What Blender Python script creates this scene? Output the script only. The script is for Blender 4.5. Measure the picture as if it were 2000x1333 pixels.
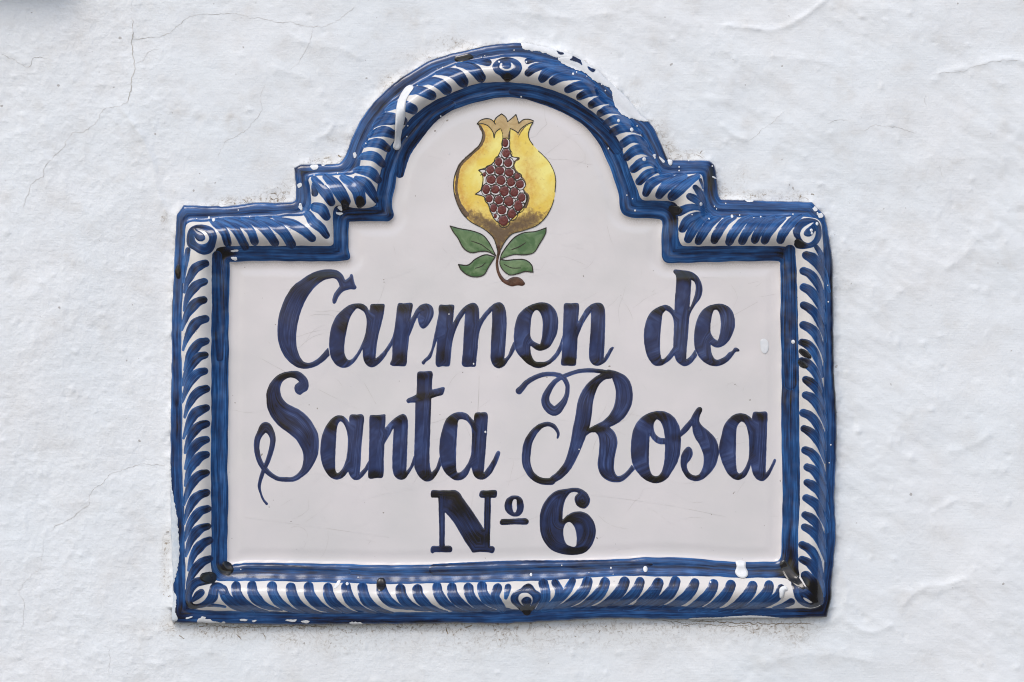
import bpy, math, random
import numpy as np
from mathutils import Vector, Euler

# ------------------------------------------------------------------ scale and placing
S = 0.0003                                   # one traced unit is 0.3 mm
W0, H0 = 1000.0, 666.5
PANEL = 12.0                                 # height of the plaque face above the wall, in units
def wx(x): return (x - W0) * S
def wz(y): return (H0 - y) * S

scene = bpy.context.scene
for o in list(bpy.data.objects): bpy.data.objects.remove(o)

# ------------------------------------------------------------------ camera
cam_d = bpy.data.cameras.new('camera'); cam = bpy.data.objects.new('camera', cam_d)
scene.collection.objects.link(cam); scene.camera = cam
cam_d.sensor_width = 36; cam_d.lens = 130
D = 2000 * S * cam_d.lens / 36.0
cam.location = (0, -(D + PANEL * S), 0); cam.rotation_euler = (math.radians(90), 0, 0)
cam_d.clip_start = 0.05; cam_d.clip_end = 200
scene.render.resolution_x = 1024; scene.render.resolution_y = 682

# ------------------------------------------------------------------ sky and sun
SUN_DIR = Vector((-0.30, -0.62, 0.80)).normalized()
elev = math.asin(SUN_DIR.z); azim = math.atan2(SUN_DIR.x, SUN_DIR.y)
world = bpy.data.worlds.new('World'); scene.world = world; world.use_nodes = True
nt = world.node_tree; nt.nodes.clear()
sky = nt.nodes.new('ShaderNodeTexSky'); sky.sky_type = 'NISHITA'; sky.sun_disc = False
sky.sun_elevation = elev; sky.sun_rotation = azim
sky.air_density = 0.9; sky.dust_density = 2.5; sky.ozone_density = 1.0
bg = nt.nodes.new('ShaderNodeBackground'); bg.inputs['Strength'].default_value = 0.15
wo = nt.nodes.new('ShaderNodeOutputWorld')
nt.links.new(sky.outputs[0], bg.inputs[0]); nt.links.new(bg.outputs[0], wo.inputs[0])
sl = bpy.data.lights.new('sun', 'SUN'); sl.energy = 1.05; sl.angle = math.radians(28); sl.color = (1.0, 0.965, 0.92)
sun = bpy.data.objects.new('sun', sl); scene.collection.objects.link(sun)
sun.rotation_euler = SUN_DIR.to_track_quat('Z', 'Y').to_euler(); sun.location = SUN_DIR * 3
vs = scene.view_settings; vs.view_transform = 'Standard'; vs.look = 'None'; vs.gamma = 1; vs.use_curve_mapping = False
vs.exposure = 0.26

scene.cycles.filter_width = 1.1
rng = np.random.RandomState(7)
random.seed(7)
# ------------------------------------------------------------------ numeric helpers
def perlin(x, y, seed=0):
    r = np.random.RandomState(seed); n = 256
    g = r.rand(n, n) * 2 * math.pi; gx, gy = np.cos(g), np.sin(g)
    xi = np.floor(x).astype(int); yi = np.floor(y).astype(int)
    xf = x - xi; yf = y - yi
    u = xf * xf * xf * (xf * (xf * 6 - 15) + 10); v = yf * yf * yf * (yf * (yf * 6 - 15) + 10)
    def d(a, b):
        i, j = (xi + a) % n, (yi + b) % n
        return gx[i, j] * (xf - a) + gy[i, j] * (yf - b)
    return ((d(0, 0) * (1 - u) + d(1, 0) * u) * (1 - v) + (d(0, 1) * (1 - u) + d(1, 1) * u) * v) * 1.4

def smooth(a, b, x):
    t = np.clip((x - a) / (b - a), 0, 1); return t * t * (3 - 2 * t)

def parse(s, T=(0, 0, 1), n=2):
    """'x,y x,yc' -> points in traced units; a trailing c marks a corner"""
    out = []
    for tok in s.split():
        c = tok.endswith('c'); tok = tok.rstrip('c')
        v = [float(q) for q in tok.split(',')]
        v[0] = v[0] / T[2] + T[0]; v[1] = v[1] / T[2] + T[1]
        if len(v) > 2: v[2] = v[2] / T[2]
        out.append((v, c))
    return out

def spline(pts, closed=True, step=1.6):
    """Catmull-Rom through the points, broken at corners"""
    P = [np.array(p, float) for p, c in pts]; C = [c for p, c in pts]; n = len(P); out = []
    for i in range(n if closed else n - 1):
        p1, p2 = P[i], P[(i + 1) % n]
        p0 = P[i - 1] if (closed or i > 0) else p1 * 2 - p2
        p3 = P[(i + 2) % n] if (closed or i + 2 < n) else p2 * 2 - p1
        if C[i]: p0 = p1 * 2 - p2
        if C[(i + 1) % n]: p3 = p2 * 2 - p1
        L = np.linalg.norm((p2 - p1)[:2])
        l0 = max(np.linalg.norm((p1 - p0)[:2]), 1e-3); l2 = max(np.linalg.norm((p3 - p2)[:2]), 1e-3)
        m1 = (p2 - p0) / (l0 + L) * L; m2 = (p3 - p1) / (L + l2) * L
        k = max(1, int(L / step))
        for j in range(k):
            t = j / k; t2, t3 = t * t, t * t * t
            out.append(p1 * (2 * t3 - 3 * t2 + 1) + m1 * (t3 - 2 * t2 + t) + p2 * (3 * t2 - 2 * t3) + m2 * (t3 - t2))
    if not closed: out.append(P[-1])
    return np.array(out)

class Grid:
    def __init__(s, x0, y0, x1, y1, step):
        s.step = step; s.xs = np.arange(x0, x1 + step, step); s.ys = np.arange(y0, y1 + step, step)
        s.X, s.Y = np.meshgrid(s.xs, s.ys); s.x0, s.y0 = x0, y0
    def window(s, xa, ya, xb, yb):
        i0 = max(0, int((xa - s.x0) / s.step)); i1 = min(len(s.xs), int((xb - s.x0) / s.step) + 2)
        j0 = max(0, int((ya - s.y0) / s.step)); j1 = min(len(s.ys), int((yb - s.y0) / s.step) + 2)
        return slice(j0, j1), slice(i0, i1)

def poly_sdf(g, poly, reach=12):
    """signed distance, negative inside, exact within reach of the outline"""
    d = np.full(g.X.shape, float(reach)); ins = np.zeros(g.X.shape, bool)
    n = len(poly)
    for i in range(n):
        a, b = poly[i][:2], poly[(i + 1) % n][:2]
        w = g.window(min(a[0], b[0]) - reach, min(a[1], b[1]) - reach, max(a[0], b[0]) + reach, max(a[1], b[1]) + reach)
        X, Y = g.X[w], g.Y[w]
        if X.size:
            e = b - a; q = e @ e + 1e-9
            t = np.clip(((X - a[0]) * e[0] + (Y - a[1]) * e[1]) / q, 0, 1)
            dd = np.hypot(X - a[0] - t * e[0], Y - a[1] - t * e[1])
            d[w] = np.minimum(d[w], dd)
        if a[1] != b[1]:
            lo, hi = (a, b) if a[1] < b[1] else (b, a)
            j0 = int(math.ceil((lo[1] - g.y0) / g.step)); j1 = int(math.ceil((hi[1] - g.y0) / g.step))
            for j in range(max(0, j0), min(len(g.ys), j1)):
                y = g.ys[j]; xc = lo[0] + (hi[0] - lo[0]) * (y - lo[1]) / (hi[1] - lo[1])
                ins[j] ^= (g.xs < xc)
    return np.where(ins, -d, d)

def stroke_sdf(g, line, reach=8):
    """variable width brush stroke; returns distance and across coordinate"""
    F = np.full(g.X.shape, float(reach)); V = np.zeros(g.X.shape); n = len(line)
    for i in range(n):
        x, y, w = line[i]; r = max(w, .6) / 2
        t = line[min(i + 1, n - 1)][:2] - line[max(i - 1, 0)][:2]; t = t / (np.linalg.norm(t) + 1e-9)
        wd = g.window(x - r - reach, y - r - reach, x + r + reach, y + r + reach)
        dx, dy = g.X[wd] - x, g.Y[wd] - y
        f = np.hypot(dx, dy) - r; m = f < F[wd]
        F[wd] = np.where(m, f, F[wd]); V[wd] = np.where(m, dx * -t[1] + dy * t[0], V[wd])
    return F, V

def clip_cells(g, F, mask=None):
    """mesh of the part of the grid where F < 0"""
    ny, nx = F.shape
    F = np.where(np.abs(F) < 1e-4, -1e-4, F)
    ins = F < 0
    c = ins[:-1, :-1].astype(int) + ins[:-1, 1:] + ins[1:, 1:] + ins[1:, :-1]
    idx = -np.ones(F.shape, int); idx[ins] = np.arange(ins.sum())
    vx = list(g.X[ins]); vy = list(g.Y[ins]); faces = []
    J, I = np.nonzero(c == 4)
    faces += [tuple(q) for q in np.stack([idx[J, I], idx[J + 1, I], idx[J + 1, I + 1], idx[J, I + 1]], 1).tolist()]
    cache = {}
    def cut(a, b):
        key = (a, b) if a < b else (b, a)
        if key in cache: return cache[key]
        fa, fb = F[a], F[b]; t = fa / (fa - fb)
        vx.append(g.X[a] + (g.X[b] - g.X[a]) * t); vy.append(g.Y[a] + (g.Y[b] - g.Y[a]) * t)
        cache[key] = len(vx) - 1
        return cache[key]
    J, I = np.nonzero((c > 0) & (c < 4))
    for j, i in zip(J.tolist(), I.tolist()):
        cs = [(j, i), (j + 1, i), (j + 1, i + 1), (j, i + 1)]; f = []
        for k in range(4):
            a, b = cs[k], cs[(k + 1) % 4]
            if ins[a]: f.append(int(idx[a]))
            if ins[a] != ins[b]: f.append(cut(a, b))
        if len(f) >= 3: faces.append(tuple(f))
    return np.array(vx), np.array(vy), faces

def sample(g, A, x, y):
    fx = np.clip((x - g.x0) / g.step, 0, len(g.xs) - 1.001); fy = np.clip((y - g.y0) / g.step, 0, len(g.ys) - 1.001)
    i = fx.astype(int); j = fy.astype(int); u = fx - i; v = fy - j
    return (A[j, i] * (1 - u) + A[j, i + 1] * u) * (1 - v) + (A[j + 1, i] * (1 - u) + A[j + 1, i + 1] * u) * v

def blur(A, sig):
    k = np.arange(-int(3 * sig) - 1, int(3 * sig) + 2); w = np.exp(-k * k / (2 * sig * sig)); w /= w.sum()
    r = len(k) // 2
    B = np.pad(A, r, mode='edge')
    B = sum(B[:, i:i + A.shape[1]] * w[i] for i in range(len(k)))
    return sum(B[i:i + A.shape[0], :] * w[i] for i in range(len(k)))

# ------------------------------------------------------------------ mesh output
BASE = Vector((wx(985), 0, wz(1219)))
plaque = bpy.data.objects.new('ceramic_plaque', None); scene.collection.objects.link(plaque)
plaque.empty_display_size = .05; plaque.location = BASE
plaque['label'] = 'white ceramic name plaque with arched top and blue rope border fixed to the whitewashed wall'
plaque['category'] = 'sign'

def make(name, x, y, h, faces, mat, parent=None, attrs=None, **props):
    org = BASE if parent is not None else Vector((0, 0, 0))
    me = bpy.data.meshes.new(name)
    co = np.stack([wx(x) - org.x, -h * S - org.y, wz(y) - org.z], 1)
    me.from_pydata(co.tolist(), [], faces)
    me.polygons.foreach_set('use_smooth', np.ones(len(me.polygons), bool))
    for k, a in (attrs or {}).items():
        at = me.attributes.new(k, 'FLOAT', 'POINT'); at.data.foreach_set('value', np.asarray(a, np.float32))
    me.materials.append(mat); me.update()
    o = bpy.data.objects.new(name, me); scene.collection.objects.link(o)
    if parent is not None: o.parent = parent
    for k, v in props.items(): o[k] = v
    return o

# ------------------------------------------------------------------ materials
def newmat(name):
    m = bpy.data.materials.new(name); m.use_nodes = True; t = m.node_tree; t.nodes.clear()
    out = t.nodes.new('ShaderNodeOutputMaterial'); b = t.nodes.new('ShaderNodeBsdfPrincipled')
    t.links.new(b.outputs[0], out.inputs[0]); return m, t, b
def N(t, kind, **kw):
    n = t.nodes.new(kind)
    for k, v in kw.items(): setattr(n, k, v)
    return n
def plug(t, n, sock, v):
    if isinstance(v, bpy.types.NodeSocket): t.links.new(v, n.inputs[sock])
    else: n.inputs[sock].default_value = v
def mth(t, op, a, b=0.0, c=0.0):
    n = N(t, 'ShaderNodeMath', operation=op); plug(t, n, 0, a); plug(t, n, 1, b)
    if op == 'MULTIPLY_ADD': plug(t, n, 2, c)
    return n.outputs[0]
def pos(t): return N(t, 'ShaderNodeNewGeometry').outputs['Position']
def attr(t, name): return N(t, 'ShaderNodeAttribute', attribute_name=name).outputs['Fac']
def noise(t, vec, scale, detail=2, rough=.5, dist=0):
    n = N(t, 'ShaderNodeTexNoise'); t.links.new(vec, n.inputs['Vector'])
    n.inputs['Scale'].default_value = scale; n.inputs['Detail'].default_value = detail
    n.inputs['Roughness'].default_value = rough; n.inputs['Distortion'].default_value = dist
    return n.outputs['Fac']
def ramp(t, fac, stops, interp='LINEAR'):
    r = N(t, 'ShaderNodeValToRGB'); t.links.new(fac, r.inputs[0]); cr = r.color_ramp; cr.interpolation = interp
    while len(cr.elements) < len(stops): cr.elements.new(.5)
    for e, (p, c) in zip(cr.elements, stops):
        e.position = p; e.color = (c[0], c[1], c[2], 1) if not isinstance(c, (int, float)) else (c, c, c, 1)
    return r.outputs[0]
def mixc(t, fac, a, b):
    n = N(t, 'ShaderNodeMix', data_type='RGBA')
    plug(t, n, 0, fac)
    for s, v in ((6, a), (7, b)): plug(t, n, s, v if isinstance(v, bpy.types.NodeSocket) else (*v, 1))
    return n.outputs[2]
def bump(t, h, dist, strength=1.0, prev=None):
    b = N(t, 'ShaderNodeBump'); t.links.new(h, b.inputs['Height']); b.inputs['Distance'].default_value = dist
    b.inputs['Strength'].default_value = strength
    if prev is not None: t.links.new(prev, b.inputs['Normal'])
    return b.outputs[0]
def streak(t, hi, lo):
    """brush marks: quick change across the stroke, slow change along it"""
    p = pos(t); sx = N(t, 'ShaderNodeSeparateXYZ'); t.links.new(p, sx.inputs[0])
    cx = N(t, 'ShaderNodeCombineXYZ')
    t.links.new(mth(t, 'MULTIPLY', attr(t, 'across'), hi), cx.inputs[0])
    t.links.new(mth(t, 'MULTIPLY', sx.outputs[0], lo / S), cx.inputs[1])
    t.links.new(mth(t, 'MULTIPLY', sx.outputs[2], lo / S), cx.inputs[2])
    return cx.outputs[0]

def cobalt(name, light, mid, dark, amp=.5, rough=.09):
    m, t, b = newmat(name)
    v1 = streak(t, .50, .010); v2 = streak(t, .16, .022)
    n1 = noise(t, v1, 1, 3, .6); n2 = noise(t, v2, 1, 2, .5)
    blot = noise(t, pos(t), .022 / S, 3, .6, .6)
    s = mth(t, 'MULTIPLY_ADD', mth(t, 'SUBTRACT', n1, .5), amp * 2.3, attr(t, 'pigment'))
    s = mth(t, 'MULTIPLY_ADD', mth(t, 'SUBTRACT', n2, .5), amp * 1.7, s)
    s = mth(t, 'MULTIPLY_ADD', mth(t, 'SUBTRACT', blot, .5), amp * .9, s)
    col = ramp(t, s, [(0, light), (.42, mid), (.8, dark), (1, (dark[0] * .5, dark[0] * .5, dark[0] * .35))])
    t.links.new(col, b.inputs['Base Color']); b.inputs['Roughness'].default_value = rough
    b.inputs['IOR'].default_value = 1.52
    h = mth(t, 'ADD', mth(t, 'MULTIPLY', n1, .35), mth(t, 'MULTIPLY', noise(t, pos(t), .05 / S, 2), .18))
    t.links.new(bump(t, h, S * 1.0, .32), b.inputs['Normal'])
    return m

M_letter = cobalt('lettering_glaze', (.070, .115, .28), (.020, .034, .102), (.008, .009, .020), .40)
M_border = cobalt('border_stroke_glaze', (.036, .150, .39), (.009, .050, .165), (.003, .008, .030), .40)
M_outer = cobalt('outer_band_glaze', (.036, .150, .40), (.008, .052, .172), (.003, .009, .038), .50)
M_inner = cobalt('inner_band_glaze', (.040, .155, .40), (.008, .056, .178), (.003, .010, .040), .50)

def ceramic(name, c1, c2):
    m, t, b = newmat(name)
    n = noise(t, pos(t), .006 / S, 3, .5); n2 = noise(t, pos(t), .5 / S, 2, .6)
    col = mixc(t, ramp(t, n, [(.35, 0), (.65, 1)]), c1, c2)
    sp = ramp(t, noise(t, pos(t), .11 / S, 1, .5), [(.0, 1), (.175, 1), (.20, 0), (1, 0)])
    col = mixc(t, mth(t, 'MULTIPLY', sp, .75), col, (.16, .13, .10))
    d = mth(t, 'MULTIPLY', attr(t, 'grime_shade'), ramp(t, n2, [(.4, .35), (.62, 1)]))
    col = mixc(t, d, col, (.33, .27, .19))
    t.links.new(col, b.inputs['Base Color']); b.inputs['Roughness'].default_value = .13
    h = mth(t, 'ADD', mth(t, 'MULTIPLY', noise(t, pos(t), .02 / S, 3), 1.0), mth(t, 'MULTIPLY', n2, .03))
    t.links.new(bump(t, h, S * 1.2, .5), b.inputs['Normal'])
    return m
M_white = ceramic('white_tin_glaze', (.64, .625, .615), (.70, .67, .665))  # cooler and lighter patches in the colour stand in for sky reflections
M_bead = ceramic('bead_white_glaze', (.64, .62, .58), (.68, .665, .64))

def plain(name, c1, c2, scale=.05, rough=.2, lo=.35, hi=.65, bmp=.4, detail=3):
    m, t, b = newmat(name)
    n = noise(t, pos(t), scale / S, detail, .6, .8)
    t.links.new(mixc(t, ramp(t, n, [(lo, 0), (hi, 1)]), c1, c2), b.inputs['Base Color'])
    b.inputs['Roughness'].default_value = rough
    t.links.new(bump(t, n, S * 1.5, bmp), b.inputs['Normal'])
    return m
M_yellow = None
M_tan = plain('tan_glaze', (.56, .42, .21), (.44, .30, .13), .06, .15, bmp=.2)
M_brown = plain('brown_glaze', (.115, .075, .038), (.27, .17, .065), .12, .18, .45, .75, .2)
M_umber = plain('umber_glaze', (.10, .062, .04), (.17, .11, .06), .1, .15, bmp=.2)
M_seed = plain('seed_red_glaze', (.115, .022, .020), (.20, .055, .045), .14, .14, .45, .75, .3)
M_leaf = plain('leaf_green_glaze', (.06, .135, .05), (.20, .29, .15), .035, .15, .40, .75, .2)
M_stalk = plain('stalk_brown_glaze', (.055, .022, .012), (.11, .05, .03), .1, .14, bmp=.2)
M_line = plain('outline_black_glaze', (.012, .012, .008), (.035, .03, .018), .1, .2, bmp=.1)
M_paint = plain('white_wall_paint', (.74, .755, .76), (.66, .69, .70), .09, .5, .35, .7, .4)
M_smear = plain('thin_white_paint', (.50, .57, .63), (.66, .70, .72), .12, .5, .3, .7, .5)
M_crack = plain('crack_dirt', (.30, .27, .22), (.70, .69, .67), .03, .9, .35, .6, .1)
M_craze = plain('craze_dirt', (.50, .48, .45), (.66, .64, .63), .012, .4, .42, .52, .1)
M_debris = plain('dark_crumb', (.14, .10, .055), (.36, .30, .21), .3, .9)

def wallmat():
    m, t, b = newmat('whitewashed_plaster')
    p = pos(t)
    big = noise(t, p, .004 / S, 3, .5); fine = noise(t, p, .16 / S, 4, .6); mid = noise(t, p, .055 / S, 4, .6)
    col = mixc(t, ramp(t, big, [(.35, 0), (.65, 1)]), (.755, .797, .815), (.778, .803, .811))
    col = mixc(t, mth(t, 'MULTIPLY', attr(t, 'soot'), ramp(t, mid, [(.35, .3), (.65, 1)])), col, (.52, .48, .42))
    # brown grime, broken up into crumbs and veins
    vein = N(t, 'ShaderNodeTexNoise'); t.links.new(p, vein.inputs['Vector']); vein.inputs['Scale'].default_value = .045 / S
    vein.inputs['Detail'].default_value = 5; vein.inputs['Distortion'].default_value = 1.2
    v = mth(t, 'ABSOLUTE', mth(t, 'SUBTRACT', vein.outputs['Fac'], .5))
    vl = ramp(t, v, [(0, 1), (.012, .7), (.035, 0), (1, 0)])
    crumb = ramp(t, fine, [(.0, 0), (.56, 0), (.66, 1), (1, 1)])
    g = attr(t, 'grime_shade')
    k = mth(t, 'MINIMUM', mth(t, 'MULTIPLY', g, mth(t, 'ADD', mth(t, 'MULTIPLY', mth(t, 'MULTIPLY', crumb, .95), ramp(t, noise(t, p, .018 / S, 3, .6), [(.38, .3), (.55, 1)])), mth(t, 'MULTIPLY', vl, .5))), .85)
    col = mixc(t, mth(t, 'MULTIPLY', g, .38), col, (.56, .515, .43))
    col = mixc(t, k, col, (.19, .125, .055))
    pit = ramp(t, noise(t, p, .075 / S, 1, .5), [(0, 1), (.205, 1), (.23, 0), (1, 0)])
    col = mixc(t, mth(t, 'MULTIPLY', pit, .6), col, (.25, .22, .19))
    t.links.new(col, b.inputs['Base Color']); b.inputs['Roughness'].default_value = .75
    b.inputs['Specular IOR Level'].default_value = .3
    rgh = attr(t, 'rough')
    h = mth(t, 'MULTIPLY', mth(t, 'ADD', mth(t, 'MULTIPLY', fine, .55), mid), mth(t, 'MULTIPLY_ADD', rgh, .55, .6))
    mp = N(t, 'ShaderNodeMapping'); mp.inputs['Rotation'].default_value = (0, math.radians(32), 0)
    mp.inputs['Scale'].default_value = (.018, .1, .30); t.links.new(p, mp.inputs['Vector'])
    br = noise(t, mp.outputs[0], 1 / S, 3, .6)
    h = mth(t, 'ADD', h, mth(t, 'MULTIPLY', br, .22))
    t.links.new(bump(t, h, S * 4.0, .36), b.inputs['Normal'])
    return m
M_wall = wallmat()
def rind():
    m, t, b = newmat('pomegranate_rind_glaze')
    n = noise(t, pos(t), .022 / S, 3, .55, .6); br = noise(t, pos(t), .16 / S, 3, .6, .4)
    col = mixc(t, ramp(t, n, [(.40, 0), (.62, 1)]), (.88, .79, .25), (.82, .64, .12))
    col = mixc(t, mth(t, 'MULTIPLY', attr(t, 'warm'), ramp(t, br, [(.3, .5), (.6, 1)])), col, (.60, .29, .045))
    s = mth(t, 'MULTIPLY_ADD', mth(t, 'SUBTRACT', br, .5), 1.3, attr(t, 'brown'))
    f = ramp(t, s, [(.15, 0), (.55, 1)])
    col = mixc(t, f, col, ramp(t, s, [(.2, (.42, .28, .085)), (.95, (.13, .082, .045))]))
    t.links.new(col, b.inputs['Base Color']); b.inputs['Roughness'].default_value = .14
    t.links.new(bump(t, br, S, .2), b.inputs['Normal']); return m
M_yellow = rind()
# ------------------------------------------------------------------ relief of the plaque
OUT = parse("""344,419c 358,400c 401,402 423,402 450,402 492,396 569,395 576,391c 577,380 575,340 573.5,328c 587,321c 623,320
 661,319 668,313c 675,300 686,272 702,238 713,220 728,201 745,184 769,162 799,141 840,118 878,105 901,100 938,91 964,86 1000,83 1018,83
 1042,86 1089,98 1125,110 1163,134 1191,159 1225,190 1250,220 1267,236 1279,252 1292,281 1304,310c 1319,313 1364,313 1386,314c 1395,321c
 1400,339 1404,380 1409,389c 1452,390 1533,393 1586,394c 1612,421c 1620,461 1627,512 1628,552 1630,730 1634,795 1635,851 1634,900 1631,970
 1632,1000 1634,1041 1630,1092 1625,1140 1624,1173 1616,1206c 1540,1209 1450,1209 1340,1211 1180,1209 1100,1213 980,1219 900,1218
 780,1220 520,1221 440,1219 360,1218 346,1217c 334,1214c 334,1200 337,1163 334,1061 332,960 332,870 332,814 334,720 334,640 338,536 341,470""")
BO = parse("""363,447 366,439 375,435 389,434 409,433 441,430 478,429 522,427 573,423 595,422 603,417 608,405 608,380 606,364 603,352 607,346
 637,344 680,343 690,341 698,335 702,326 708,299 718,276 727,259 745,230 764,207 785,190 806,174 835,157 862,141 898,127 919,123 964,116
 997,112 1034,115 1075,124 1108,136 1140,150 1161,170 1173,189 1191,207 1216,228 1240,250 1255,271 1269,297 1277,315 1283,335 1289,343
 1324,343 1362,341 1370,344 1373,353 1373,380 1376,413 1381,425 1442,425 1513,426 1553,424 1590,427 1602,437 1605,461 1606,491 1607,536
 1607,668 1608,802 1610,842 1610,902 1611,943 1609,1004 1609,1081 1607,1122 1606,1165 1604,1180 1590,1187 1568,1187 1480,1187 1400,1186
 1340,1183 1280,1180 1180,1182 1096,1185 1046,1189 990,1190 900,1194 780,1195 700,1195 600,1195 500,1193 386,1190 371,1184 364,1170
 363,1126 363,1098 362,1021 360,980 357,907 357,814 357,739 356,699 356,621 358,583 362,531 360,499 362,470""")
BI = parse("""415,527 417,508 421,496 427,485 452,482 522,481 603,481 645,481 652,476 651,431 652,412 660,403 686,406 715,408 731,404 736,396
 737,371 744,337 753,310 758,297 767,281 786,255 797,240 820,218 855,195 875,187 913,171 939,164 980,162 993,162 1034,166 1067,174 1103,187
 1125,198 1164,225 1181,238 1193,253 1209,281 1223,317 1234,346 1245,373 1252,389 1260,393 1283,393 1310,395 1322,403 1324,425 1324,455
 1327,474 1334,481 1412,481 1523,482 1545,486 1552,498 1555,552 1556,574 1558,667 1559,729 1560,851 1561,970 1559,1010 1557,1071 1559,1112
 1559,1128 1545,1131 1528,1128 1450,1128 1380,1125 1280,1125 1220,1124 1160,1127 1100,1131 980,1136 900,1137 820,1139 760,1140 680,1138
 520,1134 434,1134 420,1130 414,1110 414,1081 414,980 413,907 414,814 414,720 414,649 417,555""")
INN = parse("""448.5,512c 522,510 600,511 654,511 668,510 682,507 684,501 681,488 681,461 682,433c 749,433 760,432 769,422 766,405 766,391
 772,364 776,340 788,306 797,288 815,268 841,243 862,228 881,218 921,203 964,193 989,191 1018,193 1059,200 1100,217 1128,236 1150,255
 1167,278 1184,312 1198,346 1207,378 1211,407 1218,420 1238,426 1286,428 1293,433 1292,460 1292,499 1297,510 1306,514 1331,514 1412,512
 1513,510 1523,512 1524,520 1524,611 1526,730 1526,851 1528,926 1528,970 1527,1020 1525,1081 1520,1094 1510,1097 1456,1098 1436,1098
 1380,1093 1320,1089 1260,1089 1180,1093 1120,1095 980,1099 860,1102 740,1104 680,1102 560,1100 480,1099 464,1102 446,1101 444,1092
 446,980 445,907 446,814 447,720 447,611 449,555""")
GR = Grid(310, 60, 1660, 1246, 2.0)
def wob(poly, a, f, seed):
    s = np.cumsum(np.r_[0, np.hypot(*np.diff(poly[:, :2], axis=0).T)]); n = perlin(s * f, s * 0 + seed * 3.3, seed)
    t = np.roll(poly, -1, 0) - np.roll(poly, 1, 0); t = t / (np.linalg.norm(t, axis=1)[:, None] + 1e-9)
    return poly + np.stack([-t[:, 1], t[:, 0]], 1) * (n * a)[:, None]
outl = wob(spline(OUT), .9, .05, 1)
dO = -poly_sdf(GR, outl, 90); dB = -poly_sdf(GR, wob(spline(BO), 1.2, .045, 2), 90)
dC = -poly_sdf(GR, wob(spline(BI), 1.2, .04, 3), 90); dI = -poly_sdf(GR, wob(spline(INN), 1.2, .03, 4), 90)
e9 = 1e-6
tO = np.clip(dO / (dO - dB + e9), 0, 1); tB = np.clip(dB / (dB - dC + e9), 0, 1); tI = np.clip(dC / (dC - dI + e9), 0, 1)
RIM = 22.0
prof_o = np.interp(tO, [0, .12, .35, .55, .70, .82, 1], [13, 17, 19, 19.5, 18.6, 19.5, 24])
prof_b = 24 + 6 * tB + 21 * np.sin(math.pi * np.clip(tB, 0, 1)) ** .85
prof_i = np.interp(tI, [0, .22, .42, .52, .78, .9, 1], [30, 25.2, 21.4, 20.4, 20.8, 19.6, 16])
pan = PANEL + 3.0 * np.exp(-np.maximum(dI, 0) / 3.2) + 1.1 * smooth(16, 30, dI) + .7 * perlin(GR.X / 170, GR.Y / 170, 5) + .35 * perlin(GR.X / 60, GR.Y / 60, 6)
HT = np.where(dI > 0, pan, np.where(dC > 0, prof_i, np.where(dB > 0, prof_b, prof_o)))
HT = np.where(dO < 0, 13, HT)
HT = blur(HT, 1.3)
HT += .28 * perlin(GR.X / 38, GR.Y / 38, 8) * (dI < 0) + .07 * perlin(GR.X / 14, GR.Y / 14, 9) * (dI < 0)
edge = np.clip(1 - dO / 3.2, 0, 1)
HT = HT - 16 * (1 - np.sqrt(np.clip(1 - edge ** 2, 0, 1)))
def HH(x, y): return sample(GR, HT, x, y)

def region(name, F, mat, attrs, **kw):
    x, y, f = clip_cells(GR, F)
    at = {k: sample(GR, a, x, y) for k, a in attrs.items()}
    return make(name, x, y, HH(x, y), f, mat, plaque, at, **kw)

# blotches of thicker glaze on the two plain blue bands: x, y, reach along x, reach along y, amount
def blots(X, Y, L):
    d = np.zeros(np.shape(X))
    for bx, by, rx, ry, a in L: d += a * np.exp(-(((X - bx) / rx) ** 2 + ((Y - by) / ry) ** 2) ** 1.5)
    return d
BAND = [(780, 165, 45, 25, .3), (735, 200, 22, 20, .3), (1040, 90, 40, 10, .1), (1600, 1190, 50, 30, .5), (1625, 1155, 10, 45, .45), (355, 1195, 22, 22, .4),
        (1625, 560, 6, 160, .35), (1630, 760, 6, 160, .3), (1390, 350, 9, 40, .45), (350, 440, 12, 40, .2), (640, 1212, 80, 7, .3), (760, 1214, 130, 6, .3),
        (585, 330, 15, 12, .3), (1300, 280, 8, 40, .4), (424, 500, 14, 50, .35), (440, 495, 20, 12, .45), (432, 560, 14, 60, .25), (670, 407, 14, 9, .45),
        (695, 420, 50, 14, .3), (765, 415, 14, 18, .35), (1318, 420, 14, 20, .55), (1300, 400, 25, 8, .2), (1541, 494, 22, 14, .5), (1500, 500, 60, 6, .25),
        (1535, 780, 22, 60, .25), (1530, 640, 22, 90, .2), (1543, 1090, 18, 40, .45), (1538, 1122, 24, 14, .6), (1490, 1113, 40, 8, .25), (880, 1116, 45, 5, .5),
        (960, 1114, 60, 4, .4), (443, 1112, 18, 14, .65), (480, 1112, 26, 9, .35), (1100, 190, 60, 14, .25), (1180, 250, 40, 30, .15), (345, 780, 6, 20, .3),
        (349, 840, 5, 30, .3), (1200, 1105, 100, 9, .15), (1420, 1105, 90, 6, .2), (860, 210, 40, 18, .15), (780, 300, 8, 40, .3), (352, 1035, 6, 24, .4)]
bl = blots(GR.X, GR.Y, BAND)
dens_o = .41 + bl + .10 * np.exp(-((tO - .62) / .10) ** 2) - .06 * np.exp(-((tO - .85) / .1) ** 2)
dens_i = .41 + bl + .22 * np.exp(-((tI - .47) / .07) ** 2) - .12 * smooth(.88, 1, tI)  # crease shading painted in as a darker line along the groove
region('outer_band', np.maximum(-dO, dB), M_outer, {'pigment': dens_o, 'across': dO})
region('rope_bead', np.maximum(-dB, dC), M_bead, {'grime_shade': .35 * smooth(.9, 1, tB) * (GR.Y < 480)})  # darker tint on the bead's inner edge, upper part only
region('inner_band', np.maximum(-dC, dI), M_inner, {'pigment': dens_i, 'across': dI})
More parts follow.
